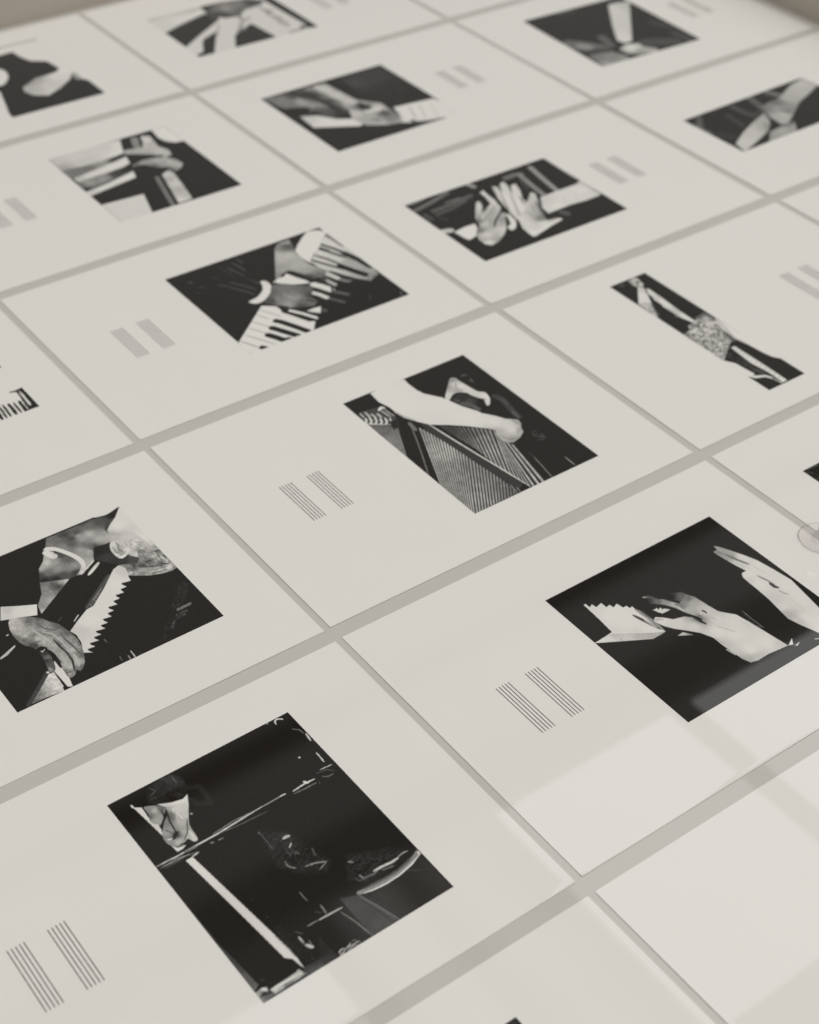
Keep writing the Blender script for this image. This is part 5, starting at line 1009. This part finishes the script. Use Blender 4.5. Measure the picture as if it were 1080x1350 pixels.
def ink(photo, W, H, pitch, seed):
    nx, ny = int(round(W / pitch)) + 1, int(round(H / pitch)) + 1
    gx, gy = np.linspace(0, W, nx), np.linspace(0, H, ny)
    X, Y = np.meshgrid(gx, gy)
    G = np.full(X.shape, float(photo['base']))
    def window(pts, pad):
        p = np.array(pts); a = np.searchsorted(gx, p[:, 0].min() - pad); b = np.searchsorted(gx, p[:, 0].max() + pad)
        c = np.searchsorted(gy, p[:, 1].min() - pad); d = np.searchsorted(gy, p[:, 1].max() + pad)
        return slice(c, d), slice(a, b)
    for q in photo['sh']:
        k = q[0]
        if k == 'P':
            pts, v, soft, cv, nz = q[1:]
            soft = max(soft * .8, pitch * .9)
            if cv: pts = smooth_path(pts)
            s = window(pts, soft)
            if G[s].size == 0: continue
            c = poly_cover(X[s], Y[s], pts, soft); t = tone(X[s], Y[s], v)
            if nz: t = t + (vnoise(X[s] / .9, Y[s] / .9, seed) - .5 + vnoise(X[s] / 2.1, Y[s] / 2.1, seed + 3) - .5) * 2 * nz
            G[s] = G[s] * (1 - c) + t * c
        elif k == 'L':
            pts, w0, w1, v, soft = q[1:]
            soft = max(soft * .8, pitch * .9); w0 = max(w0, pitch * .8)
            s = window(pts, max(w0, w1) + soft)
            if G[s].size == 0: continue
            c = stroke_cover(X[s], Y[s], pts, w0, w1, soft, 2.6)
            if max(w0, w1) < 2.6: c = np.clip(c * (.86 + .3 * vnoise(X[s] / 1.3, Y[s] / 1.3, seed + 6)), 0, 1)
            G[s] = G[s] * (1 - c) + v * c
        elif k == 'S':
            clip, a, b, n, duty, v, soft = q[1:]
            s = window(clip, 0.5)
            m = poly_cover(X[s], Y[s], clip, max(soft, pitch)); t = tone(X[s], Y[s], v); acc = np.zeros(m.shape)
            A = [along(a, (i + .5) / n) for i in range(n)]; B = [along(b, (i + .5) / n) for i in range(n)]
            for i in range(n):
                o = A[min(i + 1, n - 1)] - A[max(i - 1, 0)]; e = B[i] - A[i]
                o2 = B[min(i + 1, n - 1)] - B[max(i - 1, 0)]; L = math.hypot(*e)
                sp = abs(o[0] * e[1] - o[1] * e[0]) / L / (2 if 0 < i < n - 1 else 1)
                sp2 = abs(o2[0] * e[1] - o2[1] * e[0]) / L / (2 if 0 < i < n - 1 else 1)
                p0, p1 = A[i] - e * .02, B[i] + e * .05
                acc = np.maximum(acc, stroke_cover(X[s], Y[s], [p0, p1], max(sp, .3) * duty, max(sp2, .3) * duty, max(pitch, .3 * min(sp, sp2))))
            c = acc * m
            dots = .9 + .2 * vnoise(X[s] / 3.1, Y[s] / 3.1, seed + 9)
            G[s] = G[s] * (1 - c) + t * dots * c
        elif k == 'N':
            pts, lo, hi, size, ang, soft, st = q[1:]
            s = window(pts, soft)
            c = poly_cover(X[s], Y[s], pts, soft)
            ca, sa = math.cos(ang), math.sin(ang)
            wob = vnoise(X[s] / 9, Y[s] / 9, seed + 5) * 6
            U = (X[s] * ca + Y[s] * sa + wob) / (size * st); V = (-X[s] * sa + Y[s] * ca + wob * .6) / size
            f = .5 * vnoise(U, V, seed) + .32 * vnoise(U * 2.1, V * 2.1, seed + 1) + .18 * vnoise(X[s] / 7, Y[s] / 7, seed + 2)
            f = np.clip((f - .28) / .44, 0, 1)
            c = np.clip(c * 1.5 - .5 * vnoise(U * 1.3, V * 1.3, seed + 4), 0, 1)
            G[s] = G[s] * (1 - c) + (lo + (hi - lo) * f) * c
    # film grain, strongest in the mid tones
    r = np.random.default_rng(seed); n = r.normal(size=G.shape)
    n = (n + np.roll(n, 1, 0) + np.roll(n, 1, 1) + np.roll(n, (1, 1), (0, 1))) / 2
    mid = np.clip(1 - np.abs(G - 125) / 95, .12, 1)
    G = np.clip(G + n * 6.5 * mid, 18, 214)
    refl = float(lin(photo['base'] if photo['base'] < 90 else 60)) - .007
    a = (lin(G) - refl) / (lin(208.) - refl) * PAPER
    return nx, ny, X, Y, np.clip(a, .007, .84)

PAPER = 0.80

# ------------------------------------------------------------------ materials
def new_mat(name):
    m = bpy.data.materials.new(name); m.use_nodes = True
    nt = m.node_tree; return m, nt, nt.nodes['Principled BSDF']

def gloss(b, rough=.45, coat=1.0, crough=.015, spec=.15, ior=1.5):
    b.inputs['Roughness'].default_value = rough
    b.inputs['Specular IOR Level'].default_value = spec
    b.inputs['Coat Weight'].default_value = coat
    b.inputs['Coat Roughness'].default_value = crough
    b.inputs['Coat IOR'].default_value = ior

def mottled(name, c, amp, scale, **kw):
    m, nt, b = new_mat(name)
    tc = nt.nodes.new('ShaderNodeTexCoord'); nz = nt.nodes.new('ShaderNodeTexNoise'); nz.inputs['Scale'].default_value = scale
    nz.inputs['Detail'].default_value = 5
    mr = nt.nodes.new('ShaderNodeMapRange'); mr.inputs['To Min'].default_value = 1 - amp; mr.inputs['To Max'].default_value = 1 + amp
    mx = nt.nodes.new('ShaderNodeVectorMath'); mx.operation = 'SCALE'; mx.inputs[0].default_value = c
    n2 = nt.nodes.new('ShaderNodeTexNoise'); n2.inputs['Scale'].default_value = scale / 6; n2.inputs['Detail'].default_value = 3
    ad = nt.nodes.new('ShaderNodeMath'); ad.operation = 'MULTIPLY_ADD'; ad.inputs[1].default_value = .45
    hf = nt.nodes.new('ShaderNodeMath'); hf.operation = 'MULTIPLY'; hf.inputs[1].default_value = .55
    nt.links.new(tc.outputs['Object'], n2.inputs['Vector']); nt.links.new(n2.outputs['Fac'], hf.inputs[0])
    nt.links.new(tc.outputs['Object'], nz.inputs['Vector']); nt.links.new(nz.outputs['Fac'], ad.inputs[0]); nt.links.new(hf.outputs[0], ad.inputs[2])
    nt.links.new(ad.outputs[0], mr.inputs['Value'])
    nt.links.new(mr.outputs['Result'], mx.inputs['Scale']); nt.links.new(mx.outputs['Vector'], b.inputs['Base Color'])
    gloss(b, **kw); return m

M_PAPER = mottled('coated_paper', (PAPER, PAPER * .983, PAPER * .945), .022, 22)
M_TABLE = mottled('painted_tabletop', (.55, .538, .506), .02, 35)
M_RIM = mottled('taupe_rim', (.50, .452, .392), .05, 14, coat=.3, crough=.25, rough=.6)
M_LINE = mottled('black_line_ink', (.014, .013, .012), .02, 30)

def ink_material():
    m, nt, b = new_mat('photographic_ink')
    at = nt.nodes.new('ShaderNodeAttribute'); at.attribute_name = 'ink'
    nt.links.new(at.outputs['Color'], b.inputs['Base Color']); gloss(b, rough=.5, spec=.06); return m
M_INK = ink_material()

def clear_material():
    m = bpy.data.materials.new('clear_glass'); m.use_nodes = True; nt = m.node_tree; nt.nodes.clear()
    lw = nt.nodes.new('ShaderNodeLayerWeight'); lw.inputs['Blend'].default_value = .35
    cr = nt.nodes.new('ShaderNodeValToRGB')
    cr.color_ramp.elements[0].position = .72; cr.color_ramp.elements[0].color = (.995, .99, .99, 1)
    cr.color_ramp.elements[1].position = 1.0; cr.color_ramp.elements[1].color = (.42, .40, .40, 1)
    tr = nt.nodes.new('ShaderNodeBsdfTransparent'); gl = nt.nodes.new('ShaderNodeBsdfGlossy'); gl.inputs['Roughness'].default_value = .025
    fr = nt.nodes.new('ShaderNodeLayerWeight'); fr.inputs['Blend'].default_value = .14
    mx = nt.nodes.new('ShaderNodeMixShader'); o = nt.nodes.new('ShaderNodeOutputMaterial')
    nt.links.new(lw.outputs['Facing'], cr.inputs['Fac']); nt.links.new(cr.outputs['Color'], tr.inputs['Color'])
    nt.links.new(fr.outputs['Fresnel'], mx.inputs['Fac']); nt.links.new(tr.outputs[0], mx.inputs[1]); nt.links.new(gl.outputs[0], mx.inputs[2])
    nt.links.new(mx.outputs[0], o.inputs['Surface']); return m
M_GLASS = clear_material()

# ------------------------------------------------------------------ sheets
def lift(u, v, seed):
    """height in mm of the sheet above its rest: the front and right edges stand off the table a little"""
    e = np.clip(1 - v / 3.5, 0, 1) ** 2 * (.1 + 1.0 * vnoise(u / 60, u * 0 + seed, seed)) * .16
    e3 = np.clip(1 - u / 3.5, 0, 1) ** 2 * .14 * vnoise(v / 50, v * 0 + seed, seed + 11)
    return e + e3

REST, THICK = .16, .26
def sheet_mesh(seed):
    us = np.unique(np.concatenate([[0, .7, 1.4, 2.1, 2.8, 3.6, 9], np.linspace(9, SW - 9, 26), SW - np.array([9, 4, 0])]))
    vs = np.unique(np.concatenate([[0, .7, 1.4, 2.1, 2.8, 3.6, 9], np.linspace(9, SH - 9, 18), SH - np.array([4., 0])]))
    U, V = np.meshgrid(us, vs); Z = REST + lift(U, V, seed); nu, nv = len(us), len(vs); n = nu * nv
    verts = [(a * MM, b * MM, (c + THICK) * MM) for a, b, c in zip(U.ravel(), V.ravel(), Z.ravel())]
    verts += [(a * MM, b * MM, c * MM) for a, b, c in zip(U.ravel(), V.ravel(), Z.ravel())]
    f = []
    for j in range(nv - 1):
        for i in range(nu - 1):
            a = j * nu + i
            f.append((a, a + 1, a + 1 + nu, a + nu)); f.append((n + a, n + a + nu, n + a + 1 + nu, n + a + 1))
    ring = [i for i in range(nu)] + [j * nu + nu - 1 for j in range(1, nv)] + [(nv - 1) * nu + i for i in range(nu - 2, -1, -1)] + [j * nu for j in range(nv - 2, 0, -1)]
    for k in range(len(ring)):
        a, b = ring[k], ring[(k + 1) % len(ring)]
        f.append((a, n + a, n + b, b))
    return verts, f

def photograph(key, root, seed):
    P = ART[key]; W, H = P['size']; nx, ny, X, Y, a = ink(P, W, H, P['pitch'], seed)
    c, s = math.cos(P['turn']), math.sin(P['turn'])
    U = P['at'][0] + X * c - Y * s; V = P['at'][1] + X * s + Y * c
    Z = REST + THICK + .06 + lift(U, V, seed)
    co = np.stack([U, V, Z], -1).reshape(-1, 3).astype(np.float32) * MM
    idx = np.arange(nx * ny).reshape(ny, nx)
    q = np.stack([idx[:-1, :-1], idx[:-1, 1:], idx[1:, 1:], idx[1:, :-1]], -1).reshape(-1, 4)
    me = bpy.data.meshes.new('photograph')
    me.vertices.add(len(co)); me.vertices.foreach_set('co', co.ravel())
    me.loops.add(q.size); me.loops.foreach_set('vertex_index', q.ravel().astype(np.int32))
    me.polygons.add(len(q)); me.polygons.foreach_set('loop_start', np.arange(0, q.size, 4, dtype=np.int32))
    me.update(calc_edges=True)
    at = me.color_attributes.new('ink', 'FLOAT_COLOR', 'POINT')
    rgba = np.ones((len(co), 4), np.float32); d = np.clip(1 - a.reshape(-1, 1) / .03, 0, 1)        # black ink is a warm black
    rgba[:, :3] = a.reshape(-1, 1) * (np.array([1.0, .983, .945]) * (1 - d) + np.array([1.35, 1.0, .66]) * d)
    at.data.foreach_set('color', rgba.ravel())
    me.materials.append(M_INK)
    return link(bpy.data.objects.new('photograph', me), root)

def staff(x, y, w, h, root, seed):
    """five thin printed lines, running down the sheet"""
    v, f = [], []; lw = .49
    for k in range(5):
        cx = x + w * k / 4; b = len(v)
        ys = np.linspace(y, y + h, 5)
        for yy in ys:
            z = REST + THICK + .05 + float(lift(np.array(cx), np.array(yy), seed))
            v += [((cx - lw / 2) * MM, yy * MM, z * MM), ((cx + lw / 2) * MM, yy * MM, z * MM)]
        for i in range(4): f.append((b + 2 * i, b + 2 * i + 1, b + 2 * i + 3, b + 2 * i + 2))
    return mesh_obj('staff_lines', v, f, M_LINE, root)

for n, s in enumerate(SHEETS):
    seed = 11 + n
    verts, faces = sheet_mesh(seed)
    if s['pic'] or s['staves']:
        root = bpy.data.objects.new('photo_print', None); root.empty_display_size = .05; link(root)
        mesh_obj('paper', verts, faces, M_PAPER, root)
    else:
        root = mesh_obj('paper_sheet', verts, faces, M_PAPER)
    tag(root, s['label'], 'print' if s['pic'] else 'sheet of paper', 'sheets laid out in rows on the table')
    root.location = (s['x'] * MM, s['y'] * MM, -(REST + THICK) * MM)      # paper tops lie at z = 0; root.rotation_euler = (0, 0, s['turn'])
    if s['pic']: photograph(s['pic'], root, seed)
    for st in s['staves']: staff(*st, root, seed)

# ------------------------------------------------------------------ table
def box(v, f, x0, x1, y0, y1, z0, z1):
    b = len(v)
    v += [(x * MM, y * MM, z * MM) for z in (z0, z1) for x, y in ((x0, y0), (x1, y0), (x1, y1), (x0, y1))]
    f += [tuple(b + i for i in q) for q in ((3, 2, 1, 0), (4, 5, 6, 7), (0, 1, 5, 4), (1, 2, 6, 5), (2, 3, 7, 6), (3, 0, 4, 7))]

XR, YT = 918.0, 897.0
table = bpy.data.objects.new('display_table', None); table.location = (.2, .2, -(REST + THICK) * MM); link(table)
tag(table, 'pale grey tabletop showing between the sheets, with a taupe rim along its far edges', 'table')
inv = Matrix.Translation((-.2, -.2, 0))
v, f = [], []; box(v, f, -900, XR, -900, YT, -30, 0)
o = mesh_obj('tabletop', v, f, M_TABLE, table); o.matrix_parent_inverse = inv
for args in ((-900, XR + 30, YT, YT + 30, -30, 32), (XR, XR + 30, -900, YT, -30, 48)):
    v, f = [], []; box(v, f, *args)
    o = mesh_obj('rim_board', v, f, M_RIM, table); o.matrix_parent_inverse = inv
    bv = o.modifiers.new('edge', 'BEVEL'); bv.width = .002; bv.segments = 2

# ------------------------------------------------------------------ clear stand at the right edge
def lathe(name, prof, mat, loc, seg=64):
    v, f = [], []; n = len(prof)
    for k in range(seg):
        a = 2 * math.pi * k / seg
        for r, z in prof: v.append((r * math.cos(a) * MM, r * math.sin(a) * MM, z * MM))
    for k in range(seg):
        for i in range(n - 1):
            a, b = k * n + i, ((k + 1) % seg) * n + i
            f.append((a, b, b + 1, a + 1))
    me = bpy.data.meshes.new(name); me.from_pydata(v, [], f); me.materials.append(mat)
    for p in me.polygons: p.use_smooth = True

    bm = bmesh.new(); bm.from_mesh(me); bmesh.ops.remove_doubles(bm, verts=bm.verts, dist=1e-6); bmesh.ops.recalc_face_normals(bm, faces=bm.faces); bm.to_mesh(me); bm.free()
    o = bpy.data.objects.new(name, me); o.location = loc; return link(o)
glass = lathe('glass_stand', [(0, 0), (13.9, 0), (14.5, .12), (14.8, .5), (14.8, .9), (14.5, 1.25), (13.9, 1.4), (9, 1.45), (6.2, 1.6), (5.2, 2.0), (4.9, 2.9), (4.6, 4.0), (3.6, 4.8), (3.2, 6), (3.1, 18), (3.1, 27), (3.6, 31), (5.2, 34), (6.0, 36), (5.6, 38), (3, 39), (0, 39.2)],
              M_GLASS, (0.30276, -0.10669, .0003))
tag(glass, 'clear glass disc with an upright stem standing across a gap between sheets', 'glass stand')

# ------------------------------------------------------------------ light: a plain room with a pale ceiling, beams and lit ceiling panels, as an environment
w = bpy.data.worlds.new('World'); scene.world = w; w.use_nodes = True
nt = w.node_tree; nt.nodes.clear()
def nd(t, **kw):
    n = nt.nodes.new(t)
    for k, v in kw.items(): setattr(n, k, v)
    return n
def put(n, i, v):
    if hasattr(v, 'is_output') or hasattr(v, 'links'): nt.links.new(v, n.inputs[i])
    else: n.inputs[i].default_value = v
def math_(op, a, b=0.0):
    n = nd('ShaderNodeMath', operation=op); put(n, 0, a); put(n, 1, b); return n.outputs[0]
def step(v, e, s):
    n = nd('ShaderNodeMapRange', interpolation_type='SMOOTHSTEP'); put(n, 0, v); n.inputs[1].default_value = e - s; n.inputs[2].default_value = e + s; return n.outputs[0]
def band(v, a, b, s): return math_('SUBTRACT', step(v, a, s), step(v, b, s))
tc = nd('ShaderNodeTexCoord'); sep = nd('ShaderNodeSeparateXYZ'); nt.links.new(tc.outputs['Generated'], sep.inputs[0])
z = math_('MAXIMUM', sep.outputs[2], .05)
cx, cy = math_('DIVIDE', sep.outputs[0], z), math_('DIVIDE', sep.outputs[1], z)
def rect(x0, x1, y0, y1, s=.008): return math_('MULTIPLY', band(cx, x0, x1, s), band(cy, y0, y1, s))
L = {'ceil': 0.115, 'low': 0.14, 'tint': (1.0, 0.974, 0.928), 'bands': [(-0.9, 1.7, -1.3, 0.32, 0.03, 1.47), (0.1, 1.4, 0.772, 0.8, 0.008, 0.05), (0.1, 1.4, 0.63, 0.68, 0.012, 0.12), (0.1, 1.4, 0.69, 0.765, 0.01, 0.34), (0.42, 0.47, 0.3, 0.62, 0.012, 0.75), (0.5, 0.545, 0.3, 0.62, 0.02, 0.6)], 'panels': [[0.6865, 1.0366, 0.1314, 0.5828, 1.2, 1.45], [1.0846, 1.5346, 0.1314, 0.5828, 1.2, 1.45], [0.1635, 0.3335, 0.317, 0.517, 1.2, 1.2325]]}
up = step(sep.outputs[2], 0.0, .05)
def mixto(cur, fac, new):
    return math_('ADD', math_('MULTIPLY', cur, math_('SUBTRACT', 1.0, fac)), math_('MULTIPLY', fac, new))
cur = math_('ADD', math_('MULTIPLY', up, L['ceil']), L['low'])
for (x0, x1, y0, y1, s, v) in L['bands']:
    cur = mixto(cur, math_('MULTIPLY', rect(x0, x1, y0, y1, s), up), v)
bg = nd('ShaderNodeBackground'); out = nd('ShaderNodeOutputWorld')
cm = nd('ShaderNodeVectorMath', operation='SCALE'); cm.inputs[0].default_value = L['tint']; nt.links.new(cur, cm.inputs['Scale'])
nt.links.new(cm.outputs[0], bg.inputs['Color']); bg.inputs['Strength'].default_value = 1.0
nt.links.new(bg.outputs[0], out.inputs[0])
try: w.cycles.sampling_method = 'MANUAL'; w.cycles.sample_map_resolution = 2048
except Exception: pass

# lit panels hung over the table: their mirror images show in the gloss
for (x0, x1, y0, y1, zz, rad) in L['panels']:
    la = bpy.data.lights.new('hanging_panel_light', 'AREA'); la.shape = 'RECTANGLE'
    la.size, la.size_y = x1 - x0, y1 - y0; la.energy = rad * math.pi * (x1 - x0) * (y1 - y0); la.color = (.98, .99, 1.0)
    lo = bpy.data.objects.new('hanging_panel_light', la); lo.location = ((x0 + x1) / 2, (y0 + y1) / 2, zz); COL.objects.link(lo)

# ------------------------------------------------------------------ camera
cam = bpy.data.cameras.new('Camera'); co = bpy.data.objects.new('Camera', cam); COL.objects.link(co)
co.matrix_world = Matrix([[0.8020452, 0.3632102, -0.4741327, -0.390835], [-0.5967096, 0.5214653, -0.6099276, -0.572708], [0.0257118, 0.772109, 0.6349697, 0.6634422], [0.0, 0.0, 0.0, 1.0]])
cam.sensor_fit = 'HORIZONTAL'; cam.sensor_width = 36; cam.lens = 71.6872
cam.clip_start = .01; cam.clip_end = 100
cam.dof.use_dof = True; cam.dof.focus_distance = 0.93; cam.dof.aperture_fstop = 9.3
scene.camera = co

scene.view_settings.view_transform = 'Standard'; scene.view_settings.look = 'None'
scene.view_settings.exposure = 0; scene.view_settings.gamma = 1; scene.view_settings.use_curve_mapping = False
scene.render.engine = 'CYCLES'
cy_ = scene.cycles
cy_.use_denoising = True; cy_.max_bounces = 10; cy_.transmission_bounces = 10; cy_.sample_clamp_indirect = 6
scene.render.resolution_x, scene.render.resolution_y = 819, 1024
